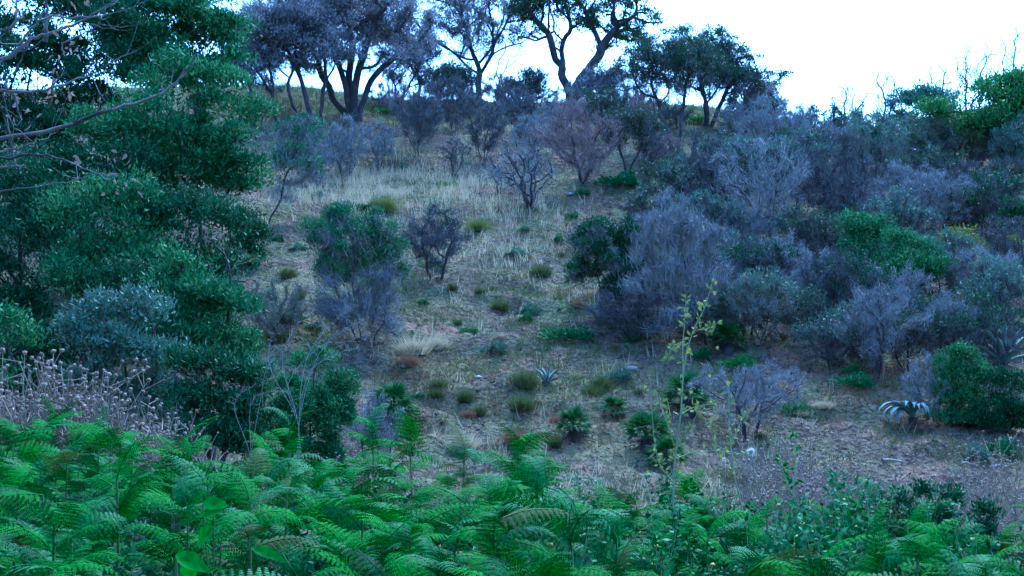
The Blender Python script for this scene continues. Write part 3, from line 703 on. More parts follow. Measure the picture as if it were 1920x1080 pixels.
# ------------------------------------------------------------------ grass, straw, scrub and litter on the slope
def project(P):
    d = P - EYE
    cp, sp = math.cos(PITCH), math.sin(PITCH)
    fwd = d[:, 1] * cp + d[:, 2] * sp; upv = -d[:, 1] * sp + d[:, 2] * cp
    return 960 + F * d[:, 0] / fwd, 540 - F * upv / fwd

def zone(px, py, zs):
    w = np.zeros(len(px))
    for x, y, rx, ry, k in zs:
        w = np.maximum(w, k * np.exp(-((px - x) / rx) ** 2 - ((py - y) / ry) ** 2))
    return w

PATH = [(690, 640), (683, 700), (690, 760), (700, 830)]
def path_w(px, py):
    w = np.zeros(len(px))
    for (xa, ya), (xb, yb) in zip(PATH[:-1], PATH[1:]):
        t = np.clip((py - ya) / (yb - ya), 0, 1)
        c = xa + (xb - xa) * t
        w = np.maximum(w, np.exp(-((px - c) / 26) ** 2) * ((py > ya - 5) & (py < yb + 5)))
    return w

def scatter(rng, n_try, zs, base, nfreq, seed, thr=0.5):
    Y = 13.0 + 40.0 * rng.random(n_try) ** 1.35
    X = (rng.random(n_try) * 2 - 1) * (0.43 * Y + 0.8)
    Z = H(X, Y)
    P = np.stack([X, Y, Z], -1)
    px, py = project(P)
    w = base + zone(px, py, zs)
    nz = vnoise(X * nfreq, Y * nfreq * 1.3, seed) + 0.6 * vnoise(X * nfreq * 3.1, Y * nfreq * 3.7, seed + 1) + 0.5
    w = w * np.clip((nz - thr + 0.28) * 2.6, 0, 1.6) * (1 - 0.93 * path_w(px, py))
    keep = rng.random(n_try) < w
    return P[keep], px[keep], py[keep]

def blades(mb, rng, P, hmean, w, lean=0.45, tuft=4, tr=0.06):
    P = np.repeat(P, tuft, axis=0)
    n = len(P)
    P = P + np.concatenate([rng.normal(size=(n, 2)) * tr, np.zeros((n, 1))], 1)
    P[:, 2] = H(P[:, 0], P[:, 1]) - 0.02
    h = hmean * rng.uniform(0.4, 1.5, n)[:, None]
    D = nrm(np.concatenate([rng.normal(size=(n, 2)) * lean, np.ones((n, 1))], 1))
    S = nrm(np.cross(D, rng.normal(size=(n, 3))))
    V = np.stack([P - S * w / 2, P + S * w / 2, P + D * h], 1).reshape(-1, 3)
    mb.add(V, np.arange(3 * n).reshape(-1, 3))

rg = np.random.default_rng(900)
mb = MB()
P, _, _ = scatter(rg, 150000, [(745, 345, 120, 34, 1.0), (640, 370, 90, 30, .7), (900, 400, 130, 36, .25), (860, 350, 60, 40, .6), (980, 480, 160, 50, .08)], 0.004, 1.2, 51, 0.35)
blades(mb, rg, P, 0.30, 0.020, 0.3)
MB_DRY = mb; mb = MB()
P, _, _ = scatter(rg, 34000, [(820, 650, 90, 40, .25), (1750, 925, 190, 45, .35), (860, 840, 40, 50, .5), (950, 560, 220, 130, .14)], 0.012, 1.6, 57, 0.45)
blades(mb, rg, P, 0.17, 0.012, 0.6)
tag(mb.build('straw_grass', M['dry_c']), 'greyish straw stalks on the lower slope and the flat', 'grass', None, 'stuff')
mb = MB_DRY
tag(mb.build('dry_grass', M['dry']), 'pale dry grass growing in patches on the open slope', 'grass', None, 'stuff')
mb = MB()
P, _, _ = scatter(rg, 90000, [(760, 690, 50, 30, .9), (1080, 385, 70, 16, .7), (900, 720, 160, 50, .4), (1540, 765, 110, 30, .8), (1690, 720, 80, 30, .6), (820, 745, 40, 20, .7), (1000, 780, 200, 50, .35), (700, 300, 120, 20, .4), (960, 420, 240, 60, .35)], 0.05, 1.7, 61, 0.5)
blades(mb, rg, P, 0.16, 0.016, 0.9, 5, 0.09)
tag(mb.build('rusty_scrub', M['dry_b']), 'rust-brown dead ground scrub scattered over the slope', 'scrub', None, 'stuff')
mb = MB()
P, _, _ = scatter(rg, 110000, [(1150, 360, 80, 25, .8), (640, 190, 200, 26, .9), (1080, 640, 60, 20, .7), (1000, 700, 70, 25, .5), (1600, 705, 60, 20, .8), (1890, 845, 90, 30, 1.0), (1250, 220, 150, 40, .7), (930, 600, 260, 170, .8), (700, 290, 80, 20, .5)], 0.16, 1.4, 71, 0.5)
blades(mb, rg, P, 0.15, 0.014, 0.7, 5, 0.08)
P, _, _ = scatter(rg, 50000, [(600, 185, 260, 40, 1.2), (1250, 215, 200, 40, .8)], 0.0, 0.9, 73, 0.3)
blades(mb, rg, P, 0.28, 0.03, 0.5, 3, 0.12)
tag(mb.build('green_grass', M['grass']), 'short green grass and herbs scattered over the slope', 'grass', None, 'stuff')
mb = MB()
P, _, _ = scatter(rg, 90000, [(950, 480, 250, 120, .5), (1720, 910, 200, 50, .8), (1100, 850, 100, 30, .5)], 0.22, 2.2, 81, 0.5)
blades(mb, rg, P, 0.11, 0.012, 1.2, 4, 0.08)
tag(mb.build('straw_litter', M['dry_c']), 'grey straw and dead stalks lying over the soil', 'litter', None, 'stuff')
mb = MB()
P, _, _ = scatter(rg, 70000, [(950, 740, 300, 120, .5)], 0.5, 2.6, 91, 0.5)
n = len(P)
D = nrm(np.concatenate([rg.normal(size=(n, 2)), 0.35 * rg.random((n, 1))], 1))
leaves(mb, rg, P + np.array([0, 0, 0.015]), D, 0.07, 0.022)
tag(mb.build('dark_litter', M['litter']), 'dark charred leaf litter strewn over the slope', 'litter', None, 'stuff')

# clods and stones
def rock_mesh(seed, r=1.0):
    rng = np.random.default_rng(seed)
    t = (1 + 5 ** .5) / 2
    v = nrm(np.array([(-1, t, 0), (1, t, 0), (-1, -t, 0), (1, -t, 0), (0, -1, t), (0, 1, t), (0, -1, -t), (0, 1, -t), (t, 0, -1), (t, 0, 1), (-t, 0, -1), (-t, 0, 1)], float))
    f = np.array([(0, 11, 5), (0, 5, 1), (0, 1, 7), (0, 7, 10), (0, 10, 11), (1, 5, 9), (5, 11, 4), (11, 10, 2), (10, 7, 6), (7, 1, 8), (3, 9, 4), (3, 4, 2), (3, 2, 6), (3, 6, 8), (3, 8, 9), (4, 9, 5), (2, 4, 11), (6, 2, 10), (8, 6, 7), (9, 8, 1)])
    v = v * rng.uniform(0.7, 1.2, (12, 1)) * np.array([1.2, 0.9, 0.6]) * r
    return v, f
mb = MB()
P, _, _ = scatter(rg, 16000, [(950, 760, 250, 80, .4)], 0.10, 1.5, 95, 0.5)
for p in P[:3600]:
    v, f = rock_mesh(int(rg.integers(1e6)), float(rg.uniform(0.015, 0.055)))
    mb.add(v + p, f)
tag(mb.build('clods', M['ground']), 'small clods of soil lying on the slope', 'clods', None, 'stuff')
for i, (px, py, r, lb) in enumerate([(1068, 368, .10, 'pale stone lying below the two crooked black stems'), (757, 692, .07, 'small pale stone beside the bare path'),
                                    (898, 710, .06, 'small pale stone among the rusty scrub below centre'), (1185, 695, .10, 'grey stone above the little dark palm')]):
    g = G(px, py); v, f = rock_mesh(40 + i, r); m_ = MB(); m_.add(v, f)
    o = m_.build('stone', M['stone']); o.location = g + np.array([0, 0, r * 0.35]); tag(o, lb, 'stone')

# ------------------------------------------------------------------ low tufts one could count
def tuft_mesh(seed, mat, kind):
    rng = np.random.default_rng(seed); mb = MB()
    n = 900
    d = nrm(rng.normal(size=(n, 3)) * np.array([1, 1, 0.8]) + np.array([0, 0, 0.5])); d[:, 2] = np.abs(d[:, 2])
    if kind == 'leafy':
        P = d * (rng.random(n) ** 0.35)[:, None] * np.array([0.5, 0.5, 0.42]) * (1 + 0.35 * np.sin(d[:, :1] * 5 + seed))
        leaves(mb, rng, P, d + 0.5 * rng.normal(size=(n, 3)) + np.array([0, 0, .4]), 0.13, 0.05)
    else:
        P = rng.normal(size=(n, 3)) * np.array([0.13, 0.13, 0]); 
        twigs(mb, rng, P, d + np.array([0, 0, 0.6]), 0.5, 0.022)
    return mb.mesh('foliage', M[mat])
TM = {k: [tuft_mesh(300 + i * 7 + j, m_, kd) for j in range(3)] for i, (k, m_, kd) in enumerate(
      [('green', 'bright_leaf', 'leafy'), ('olive', 'olive', 'leafy'), ('blue', 'olive_blue', 'leafy'), ('yellow', 'yellow_leaf', 'grass'), ('straw', 'dry', 'grass'), ('rust', 'dry_b', 'grass'), ('greygrass', 'grass', 'grass')])}
def tuft(kind, px, py, size, label, group=None, j=0, cat='tuft'):
    g = G(px, py)
    o = link({'green': 'green_tuft', 'olive': 'low_bush', 'blue': 'low_bush', 'yellow': 'grass_clump', 'straw': 'straw_clump', 'rust': 'dry_clump', 'greygrass': 'grass_clump'}[kind], TM[kind][j % 3])
    s_ = size * g[1] / F
    o.location = g - np.array([0, 0, 0.03]); o.scale = (s_ * (.75 + (px * 13 % 10) * .09), s_ * (.8 + (py * 7 % 10) * .05), s_ * (.55 + (px * 3 % 10) * .04) * (1.5 if kind in ('straw', 'rust', 'yellow', 'greygrass') else 1.0)); o.rotation_euler = (0, 0, (int(px * 7 + py) % 4 - 1.5) * .3)
    tag(o, label, cat, group)
NAMED = [
 ('olive', 690, 395, 52, 'dark green tuft on top edge of the green-topped shrub'), ('yellow', 718, 398, 62, 'bright yellow-green grass clump under the pale grass patch'),
 ('olive', 757, 312, 26, 'small dark tuft above the pale grass patch'), ('green', 838, 352, 34, 'small green tuft at the right end of the pale grass'),
 ('yellow', 895, 432, 44, 'olive-yellow grass clump in the middle of the slope'), ('blue', 968, 478, 44, 'pale blue-green herb clump at slope centre'),
 ('greygrass', 1015, 518, 46, 'grey-green grass clump below the pale herb clump'), ('greygrass', 938, 580, 42, 'round grass clump right of the leaning dark shrub'),
 ('blue', 995, 590, 60, 'spreading blue-green clump below slope centre'), ('olive', 1065, 640, 80, 'wide green clump below the dense blue-green shrub'),
 ('blue', 930, 660, 70, 'blue-green herb patch on the lower slope'), ('straw', 820, 655, 66, 'upright straw clump above the rusty scrub'),
 ('straw', 775, 665, 60, 'tall straw clump beside the shaded foot of the big shrub'), ('straw', 866, 850, 56, 'straw clump standing behind the fern tops at centre'),
 ('green', 1388, 690, 70, 'pale bright green bush beside the dark palm'), ('blue', 1160, 712, 70, 'pale bluish clump above the little dark palm'),
 ('olive', 1600, 722, 90, 'green clump at the foot of the leaning mauve shrub'), ('olive', 1600, 700, 60, 'dark green clump behind the green one on the brown bank'),
 ('yellow', 1378, 900, 60, 'olive-yellow grass clump near the white thistle head'), ('rust', 965, 835, 46, 'rust-brown tuft above the fern tops'),
 ('rust', 765, 690, 46, 'rust-brown clump at the head of the bare path'), ('greygrass', 1040, 835, 46, 'mossy green clump beside the flowering dwarf palm'),
 ('olive', 1165, 350, 70, 'bright green herb patch right of the crooked black stems'), ('olive', 1090, 365, 44, 'green herb patch below the crooked black stems'),
 ('green', 1300, 230, 60, 'bright green bush under the dense dark oak'), ('green', 730, 215, 60, 'green grass tuft right of the thickest black oak'),
 ('olive', 1270, 300, 60, 'green patch at the foot of the blue-grey oak'), ('olive', 1140, 340, 36, 'dark green tuft beside the crooked black stems'),
 ('olive', 1870, 850, 110, 'low dark green bush on the flat at the right edge'), ('blue', 1830, 860, 90, 'low grey-green bush on the flat near the right edge'),
]
for j, (k, px, py, sz, lb) in enumerate(NAMED):
    tuft(k, px, py, sz, lb, None, j)
rr_ = np.random.default_rng(77)
for j, (px, py, sz) in enumerate([(478, 440, 60), (520, 450, 44), (560, 470, 50), (540, 520, 56), (500, 560, 60), (545, 600, 60), (590, 620, 50), (520, 640, 66), (600, 370, 44), (470, 500, 50), (580, 420, 40), (560, 560, 44)]):
    tuft(['blue', 'olive', 'blue', 'greygrass'][j % 4], px, py, sz, 'low grey-green scrub between left thicket and big shrub', 'low scrub along the thicket edge', j, 'scrub')
for k, nn, lb, grp in [('greygrass', 26, 'small grassy tuft on the open slope', 'small grassy tufts'), ('olive', 22, 'small dark leafy tuft on the open slope', 'small dark tufts'), ('straw', 8, 'small straw-coloured tuft on the open slope', 'small straw tufts'), ('rust', 8, 'small rust-brown tuft on the open slope', 'small rusty tufts')]:
    for j in range(nn):
        py = rr_.uniform(400, 830); cxx = 900 + (py - 400) * 0.25
        px = rr_.uniform(cxx - 330 + (py - 400) * 0.25, cxx + 180 + (py - 400) * 1.2)
        tuft(k, min(px, 1850), py, (rr_.uniform(14, 30) if k in ('straw', 'rust') else rr_.uniform(16, 50)) * (0.7 + (py - 400) / 900), lb, grp, j)

# ------------------------------------------------------------------ dwarf palms
def palm_leaf_mesh(seed):
    rng = np.random.default_rng(seed); mb = MB()
    tube(mb, [(0, 0, 0), (0.25, 0, 0.04), (0.5, 0, 0.05)], [0.012, 0.009, 0.006], 4)
    for a in np.linspace(-1.25, 1.25, 15):
        L = 0.5 * rng.uniform(0.85, 1.1) * (1 - 0.12 * abs(a))
        d = np.array([math.cos(a), math.sin(a), -0.12 + 0.12 * rng.normal()])
        s_ = np.array([-math.sin(a), math.cos(a), 0]) * 0.022
        b = np.array([0.5, 0, 0.05]); m_ = b + d * L * 0.5; t_ = b + d * L + np.array([0, 0, -0.1])
        up = np.array([0, 0, 0.012])
        mb.add([b, m_ + s_ + up, t_, m_ - up, m_ - s_ + up], [(0, 3, 2, 1), (0, 4, 2, 3)])
    return mb.mesh('leaf', M['palm'])
PL = [palm_leaf_mesh(600 + i) for i in range(3)]
def palm(px, py, size, label, seed, nl=44, dead=True):
    rng = np.random.default_rng(seed)
    g = G(px, py); s_ = 1.3 * size * g[1] / F
    root = empty('dwarf_palm', g, 0, s_); tag(root, label, 'palm', 'dwarf palms on the lower slope')
    mb = MB(); tube(mb, [(0, 0, -0.15), (0.02, 0, 0.1), (0.03, 0.01, 0.28)], [0.13, 0.15, 0.10], 8)
    n = 60
    d = nrm(rng.normal(size=(n, 3)) * np.array([1, 1, .3]) + np.array([0, 0, -.4]))
    twigs(mb, rng, np.array([0, 0, .22]) + d * 0.1, d, 0.3, 0.02)
    mb.build('trunk', M['bark'], root)
    for i in range(nl):
        o = link('leaf', PL[i % 3], root)
        el = rng.uniform(0.0, 1.45) if i > 6 else rng.uniform(-.3, .2)
        o.location = (0, 0, 0.27)
        o.rotation_euler = (rng.normal() * 0.5, -el, i * 2.399 + rng.normal() * .3)
        k = rng.uniform(0.42, 0.66); o.scale = (k, k, k)
for a in [(738, 800, 78, 'dwarf palm with dark base beside the lower end of the path', 1), (1075, 825, 60, 'dwarf palm just above the fern tops right of centre', 2),
          (1212, 845, 72, 'roundest dwarf palm left of the tall flowering stem', 3), (1290, 780, 78, 'dwarf palm directly behind the tall flowering stem', 4),
          (1150, 790, 44, 'smallest and darkest dwarf palm in a shaded hollow', 5), (1365, 665, 56, 'dark dwarf palm beside the pale bright green bush', 6),
          (1250, 880, 60, 'dwarf palm at the foot of the tall flowering stem', 7)]:
    palm(*a)

# ------------------------------------------------------------------ agaves
def agave_leaf(mb, az, el, L, w, droop, rng):
    n = 9
    t = np.linspace(0, 1, n)
    ang = el - droop * t ** 1.6
    ds = L / (n - 1)
    r_ = np.concatenate([[0], np.cumsum(np.cos(ang[:-1]) * ds)]); z = np.concatenate([[0], np.cumsum(np.sin(ang[:-1]) * ds)])
    wd = w * np.array([0.75, .9, 1.0, 1.0, .92, .78, .58, .32, 0.02]) * 0.5
    ca, sa = math.cos(az), math.sin(az)
    C = np.stack([r_ * ca, r_ * sa, z], -1); S = np.array([-sa, ca, 0.0])
    N = np.stack([-np.sin(ang) * ca, -np.sin(ang) * sa, np.cos(ang)], -1)
    th = w * 0.22
    Lf = C - S * wd[:, None] + N * (wd * 0.45)[:, None]; Rt = C + S * wd[:, None] + N * (wd * 0.45)[:, None]
    Bo = C - N * (th * (1 - t * 0.9))[:, None]
    V = np.concatenate([Lf, C, Rt, Bo])
    i = np.arange(n - 1)
    q = lambda a, b: np.stack([a * n + i, a * n + i + 1, b * n + i + 1, b * n + i], -1)
    mb.add(V, np.concatenate([q(0, 1), q(1, 2), q(2, 3), q(3, 0)]))
def agave(px, py, label, spec, seed, sc, flower=False):
    rng = np.random.default_rng(seed)
    g = G(px, py); root = empty('agave', g, 0, sc * g[1] / F); tag(root, label, 'agave')
    mb = MB(); tube(mb, [(0, 0, -.2), (0, 0, .1), (0, 0, spec[0][5] if len(spec[0]) > 5 else .15)], [.10, .12, .06], 8); mb.build('stem', M['bark'], root, True)
    for q in spec:
        mb = MB(); agave_leaf(mb, q[0], q[1], q[2], q[3], q[4], rng)
        o = mb.build('leaf', M['agave'], root, True); o.location = (0, 0, (q[5] if len(q) > 5 else 0.12))
spec = []
ra = np.random.default_rng(5)
for i in range(12):     # drooping leaves, most hanging to the left and front
    az = -math.pi / 2 - 0.75 + (i - 6) * 0.22 + ra.normal() * .05
    spec.append((az, 0.55 + 0.5 * ra.random(), 0.7 + .6 * ra.random(), .19, 1.9 + .9 * ra.random(), .12 + .08 * ra.random()))
spec += [(0.9, .6, .6, .14, 1.0, .28), (2.2, .8, .5, .14, .9, .28), (0.1, .45, .5, .15, .9, .28)]
agave(1712, 792, 'drooping blue-grey agave with limp hanging leaves', spec, 31, 74)
spec = []
for i in range(18):
    spec.append((i * 2.399, 0.35 + 0.065 * i, .85 + .2 * ra.random(), .17, .25 + .5 * ra.random(), .1))
agave(1880, 695, 'upright pale agave behind the bushes at the right edge', spec, 32, 90)
spec = [(i * 2.399, 0.5 + 0.07 * i, .7 + .2 * ra.random(), .12, .5 + .6 * ra.random(), .05) for i in range(11)]
agave(1025, 722, 'small agave rosette half hidden in green herbs below centre', spec, 33, 52)

# ------------------------------------------------------------------ bleached wood on the flat at the right
for i, (xa, ya, xb, yb, lb) in enumerate([(1855, 882, 1912, 890, 'pale fallen branch lying on the flat at the right edge'), (1800, 872, 1835, 877, 'shorter pale fallen branch left of the longer one'),
                                       (1655, 872, 1690, 865, 'pale stick among the dried weeds below the drooping agave')]):
    A_, B_ = G(xa, ya), G(xb, yb); B_[1] = A_[1] + .2; B_[2] = float(H(B_[0], B_[1]))
    mb = MB(); up = np.array([0, 0, .03])
    tube(mb, [A_ + up, A_ * .6 + B_ * .4 + up * 1.4, B_ + up], [.022, .02, .012], 7)
    o = mb.build('fallen_branch', M['wood'], None, True); tag(o, lb, 'branch')

# ------------------------------------------------------------------ bracken
def frond_mesh(seed, mat):
    rng = np.random.default_rng(seed); mb = MB()
    L = 0.46; n = 13
    t = np.linspace(0, 1, 24)
    a0 = rng.uniform(0.3, 1.1); dp = rng.uniform(0.9, 2.0); sw = rng.uniform(-.35, .35)
    ang = a0 - dp * t ** 1.2
    ds = L / 23
    x = np.concatenate([[0], np.cumsum(np.cos(ang[:-1]) * ds)]); z = np.concatenate([[0], np.cumsum(np.sin(ang[:-1]) * ds)])
    y = sw * x * x
    C = np.stack([x, y, z], -1)
    tube(mb, C, 0.005 * (1 - 0.85 * t), 3)
    T = nrm(np.gradient(C, axis=0))
    for k in range(n):
        s_ = 0.10 + 0.88 * (k / (n - 1)) ** 0.95
        i = s_ * 23; i0 = min(int(i), 22); fr = i - i0
        p = C[i0] * (1 - fr) + C[i0 + 1] * fr; tg = T[i0]
        side0 = nrm(np.cross(np.array([0, 0, 1.0]), tg)); up = np.cross(tg, side0)
        PL_ = 0.165 * (1 - s_) ** 0.8 * rng.uniform(.9, 1.08) * (0.8 if k == 0 else 1) + 0.012
        for sg in (-1, 1):
            ax = nrm(side0 * sg + tg * 0.42 + up * rng.uniform(-.1, .12))
            m_ = max(4, int(PL_ / 0.012))
            u = (np.arange(m_) + .5) / m_
            pts = p + ax * (PL_ * u)[:, None] - np.array([0, 0, 1.0]) * (0.32 * PL_ * u ** 2)[:, None]
            axd = nrm(ax - np.array([0, 0, 1.0]) * (0.64 * u)[:, None])
            ins = nrm(np.cross(axd, up))
            pl = (0.024 * (PL_ / 0.165) ** .5 * (1 - u) ** .7 + 0.005)
            wdt = PL_ / m_ * 0.80
            for s2 in (-1, 1):
                dd = nrm(ins * s2 + axd * 0.45 - up * 0.18)
                tip = pts + dd * pl[:, None]
                mid = pts + dd * (pl * .5)[:, None]
                V = np.stack([pts - axd * wdt * .45, mid - axd * wdt * .40, tip, mid + axd * wdt * .5, pts + axd * wdt * .5], 1).reshape(-1, 3)
                mb.add(V, np.arange(5 * m_).reshape(-1, 5))
    return mb.mesh('frond', M[mat])
FR = [frond_mesh(700 + i, m_) for i, m_ in enumerate(['fern', 'fern_c', 'fern', 'fern_b', 'fern_c', 'fern', 'fern_b', 'fern', 'fern_c', 'fern', 'fern_dead', 'fern_b', 'fern', 'fern_b', 'fern_c', 'fern', 'fern_c', 'fern', 'fern_b'])]
mbs = MB(); tube(mbs, [(0, 0, -.1), (.01, 0, .3), (0, .015, .6), (0, 0, 1.0)], [.008, .007, .006, .005], 4)
STALK = mbs.mesh('stalk', M['stalk'])
def fern(x, y, h, rng, sz, label, group='bracken ferns on the near bank', nf=None):
    z = float(H(x, y))
    root = empty('bracken_fern', (x, y, z), rng.uniform(0, 6.28), 1.0); tag(root, label, 'fern', group)
    st = link('stalk', STALK, root); st.scale = (1, 1, h)
    nf = nf or int(rng.integers(8, 12)); a0 = rng.uniform(0, 6.28)
    for i in range(nf):
        o = link('frond', FR[int(rng.integers(len(FR)))], root)
        lv = h * (1.0 - 0.075 * i * rng.uniform(.4, 1))
        o.location = (0, 0, lv)
        k = sz * rng.uniform(.7, 1.1)
        o.scale = (k, k * (1 if rng.random() < .5 else -1), k)
        o.rotation_euler = (rng.normal() * .35, rng.normal() * .35 - .15, a0 + i * 2.2 + rng.normal() * .5)
    return root
rf = np.random.default_rng(4242)
cnt = 0; tries = 0; pts = []
def fern_edge(px):      # far edge of the fern bank
    return np.interp(px, [-200, 500, 900, 1250, 1500, 1700, 2100], [10.6, 10.2, 9.9, 9.5, 9.3, 9.2, 9.2])
while cnt < 294 and tries < 14000:
    tries += 1
    y = 3.3 + 7.4 * rf.random() ** 0.85
    x = (rf.random() * 2 - 1) * (0.44 * y + 0.5)
    px = 960 + F * x / y
    if y > fern_edge(px) * rf.uniform(.93, 1.03): continue
    top = 0.15 - 0.06 * x + 0.75
    if 700 + (1.6 - top) / y * F > 1150: continue
    dmin = 0.17 + 0.0125 * y
    if any((x - a) ** 2 + (y - b) ** 2 < dmin ** 2 for a, b in pts): continue
    pts.append((x, y)); cnt += 1
    h = rf.uniform(0.45, 0.90) * (1 - 0.18 * (px > 1100))
    if y < 4.6: h *= 0.8
    fern(x, y, h, rf, rf.uniform(0.56, 0.88), 'bright green bracken fern on the near bank')
for px, Y, h, lb in [(700, 9.6, 1.0, 'bracken frond rising highest below the bare path'), (980, 9.0, .98, 'upright bracken clump standing out right of centre'), (545, 9.8, .98, 'tall yellowish bracken in front of the leafy gully bush'),
                     (770, 9.4, .92, 'upright bracken below the dwarf palm by the path')]:
    g = on_ground(px, Y); fern(g[0], g[1], h, rf, .85, lb, None, 5)

# under-storey below the fronds
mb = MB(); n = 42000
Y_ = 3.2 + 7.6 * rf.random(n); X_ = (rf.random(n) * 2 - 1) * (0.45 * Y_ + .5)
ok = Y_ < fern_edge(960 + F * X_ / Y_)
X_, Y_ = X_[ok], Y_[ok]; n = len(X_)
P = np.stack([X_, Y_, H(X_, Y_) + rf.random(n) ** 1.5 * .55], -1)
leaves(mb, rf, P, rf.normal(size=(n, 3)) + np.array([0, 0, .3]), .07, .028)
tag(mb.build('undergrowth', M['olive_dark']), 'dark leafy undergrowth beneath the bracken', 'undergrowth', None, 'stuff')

# ------------------------------------------------------------------ leafy weeds mixed into the ferns on the right
def weed_mesh(seed):
    rng = np.random.default_rng(seed); st, lf, fl = MB(), MB(), MB()
    for k in range(7):
        a = rng.uniform(0, 6.28); h = rng.uniform(.45, 1.0); sp = rng.uniform(.05, .35)
        t = np.linspace(0, 1, 7)
        C = np.stack([math.cos(a) * sp * t ** 1.3, math.sin(a) * sp * t ** 1.3, h * t], -1) + rng.normal(size=(7, 3)) * .012
        C[0] = (0, 0, 0)
        tube(st, C, .005 * (1 - .7 * t), 3)
        m_ = 90
        u = rng.uniform(.2, 1, m_); ii = np.clip((u * 6).astype(int), 0, 5)
        P = C[ii] + (C[ii + 1] - C[ii]) * (u * 6 - ii)[:, None]
        d = nrm(rng.normal(size=(m_, 3)) + np.array([0, 0, .2]))
        leaves(lf, rng, P + d * .01, d, .045, .022)
        if k < 2:
            v, f = rock_mesh(seed + k, .014); fl.add(v + C[-1], f)
    return st.mesh('stems', M['pale_stem']), lf.mesh('leaves', M['fern_c' if seed % 2 else 'olive']), fl.mesh('flowers', M['flower'])
WM = [weed_mesh(800 + i) for i in range(4)]
for i in range(54):
    for _ in range(50):
        Y = rf.uniform(4.6, 9.6); px = rf.uniform(1020, 1900)
        if Y < fern_edge(px) * 1.08: break
    g = on_ground(px, Y)
    root = empty('leafy_weed', g, rf.uniform(0, 6.28), float(rf.uniform(.7, 1.05)))
    tag(root, 'grey-green leafy weed growing among ferns at lower right', 'weed', 'leafy weeds among the ferns')
    for nm, me in zip(('stems', 'leaves', 'flowers'), WM[i % 4]):
        o = link(nm, me, root); tag(o, kind='stuff')

# ------------------------------------------------------------------ dried seed-head weeds
def dried_mesh(seed, heads=True):
    rng = np.random.default_rng(seed); st, hd = MB(), MB()
    for k in range(9):
        a = rng.uniform(0, 6.28); h = rng.uniform(.55, 1.0); sp = rng.uniform(.05, .42)
        t = np.linspace(0, 1, 6)
        C = np.stack([math.cos(a) * sp * t ** 1.4, math.sin(a) * sp * t ** 1.4, h * t], -1) + rng.normal(size=(6, 3)) * .015; C[0] = 0
        tube(st, C, .006 * (1 - .6 * t), 3)
        ends = [C[-1]]
        for q in range(6):
            u = rng.uniform(.4, .95); ii = min(int(u * 5), 4)
            p = C[ii] + (C[ii + 1] - C[ii]) * (u * 5 - ii)
            d = nrm(rng.normal(size=3) + np.array([0, 0, .8])); e = p + d * rng.uniform(.06, .2)
            tube(st, [p, e], [.0035, .0025], 3); ends.append(e)
        for e in ends:
            v, f = rock_mesh(int(rng.integers(1e6)), rng.uniform(.008, .018)); hd.add(v / np.array([1.2, .9, .6]) + e, f)
            d = nrm(rng.normal(size=(7, 3))); twigs(hd, rng, np.repeat(e[None], 7, 0), d, .025, .006)
    n = 420
    P = rng.normal(size=(n, 3)) * np.array([.18, .18, 0]); P[:, 2] = rng.random(n) * .6
    twigs(st, rng, P, rng.normal(size=(n, 3)) + np.array([0, 0, 1.0]), .18, .006)
    return st.mesh('stems', M['dry_stem']), hd.mesh('seed_heads', M['head'])
DM = [dried_mesh(850 + i) for i in range(5)]
def dried(px, Y, sc, label, group, i):
    g = on_ground(px, Y)
    root = empty('dried_weed', g, i * 1.7, sc); tag(root, label, 'weed', group)
    for nm, me in zip(('stems', 'seed_heads'), DM[i % 5]):
        o = link(nm, me, root); tag(o, kind='stuff')
rd = np.random.default_rng(99)
for i in range(20):
    px = -20 + 19 * i + rd.normal() * 12
    top = np.interp(px, [-50, 40, 110, 190, 240, 280, 330, 400], [660, 655, 670, 690, 740, 775, 755, 800]) + rd.uniform(-35, 25)
    Y = rd.uniform(10.6, 12.2); g = on_ground(px, Y)
    zt = EYE[2] + (EYE[2] * 0 + (700 - top) / F) * Y
    dried(px, Y, float(np.clip(zt - g[2], .5, 1.6)), 'dried pale weed with round seed heads left behind ferns', 'dried seed-head weeds on the left', i)
for i in range(32):
    px = rd.uniform(1330, 1900); Y = rd.uniform(9.8, 14.0)
    dried(px, Y, rd.uniform(.6, 1.05), 'dried pinkish weed with small seed heads right of flowering stem', 'dried weeds on the right', i)
for i in range(6):
    px = [505, 560, 640, 655, 800, 1015][i]
    dried(px, 11.0, .75, 'dried weed poking out behind the ferns below the gully', 'dried weeds behind the centre ferns', i)

# ------------------------------------------------------------------ dead tree reaching in from the left, close to the camera
def px_line(pts, Y0, Y1=None):
    Y1 = Y0 if Y1 is None else Y1
    n = len(pts)
    return np.array([W(p[0], p[1], Y0 + (Y1 - Y0) * i / max(n - 1, 1)) for i, p in enumerate(pts)])
def smooth_line(P, k=4):
    P = np.asarray(P); n = len(P)
    t = np.linspace(0, n - 1, (n - 1) * k + 1)
    i = np.clip(t.astype(int), 0, n - 2); f = (t - i)[:, None]
    p0 = P[np.maximum(i - 1, 0)]; p1 = P[i]; p2 = P[i + 1]; p3 = P[np.minimum(i + 2, n - 1)]
    return 0.5 * (2 * p1 + (p2 - p0) * f + (2 * p0 - 5 * p1 + 4 * p2 - p3) * f ** 2 + (3 * p1 - p0 - 3 * p2 + p3) * f ** 3)
rh = np.random.default_rng(7)
gx, gy = -3.1, 5.2
gb = np.array([gx, gy, float(H(gx, gy))])
root = empty('dead_tree', gb); tag(root, 'dead tree with bare grey branches reaching in at upper left', 'tree')
mb = MB(); T_ = smooth_line(np.array([[0, 0, -.3], [.05, .02, .8], [-.02, .05, 1.6], [.06, 0, 2.6], [0.1, .05, 3.8]]))
tube(mb, T_, np.linspace(.11, .05, len(T_)), 9); mb.build('trunk', M['bark_pale'], root, True)
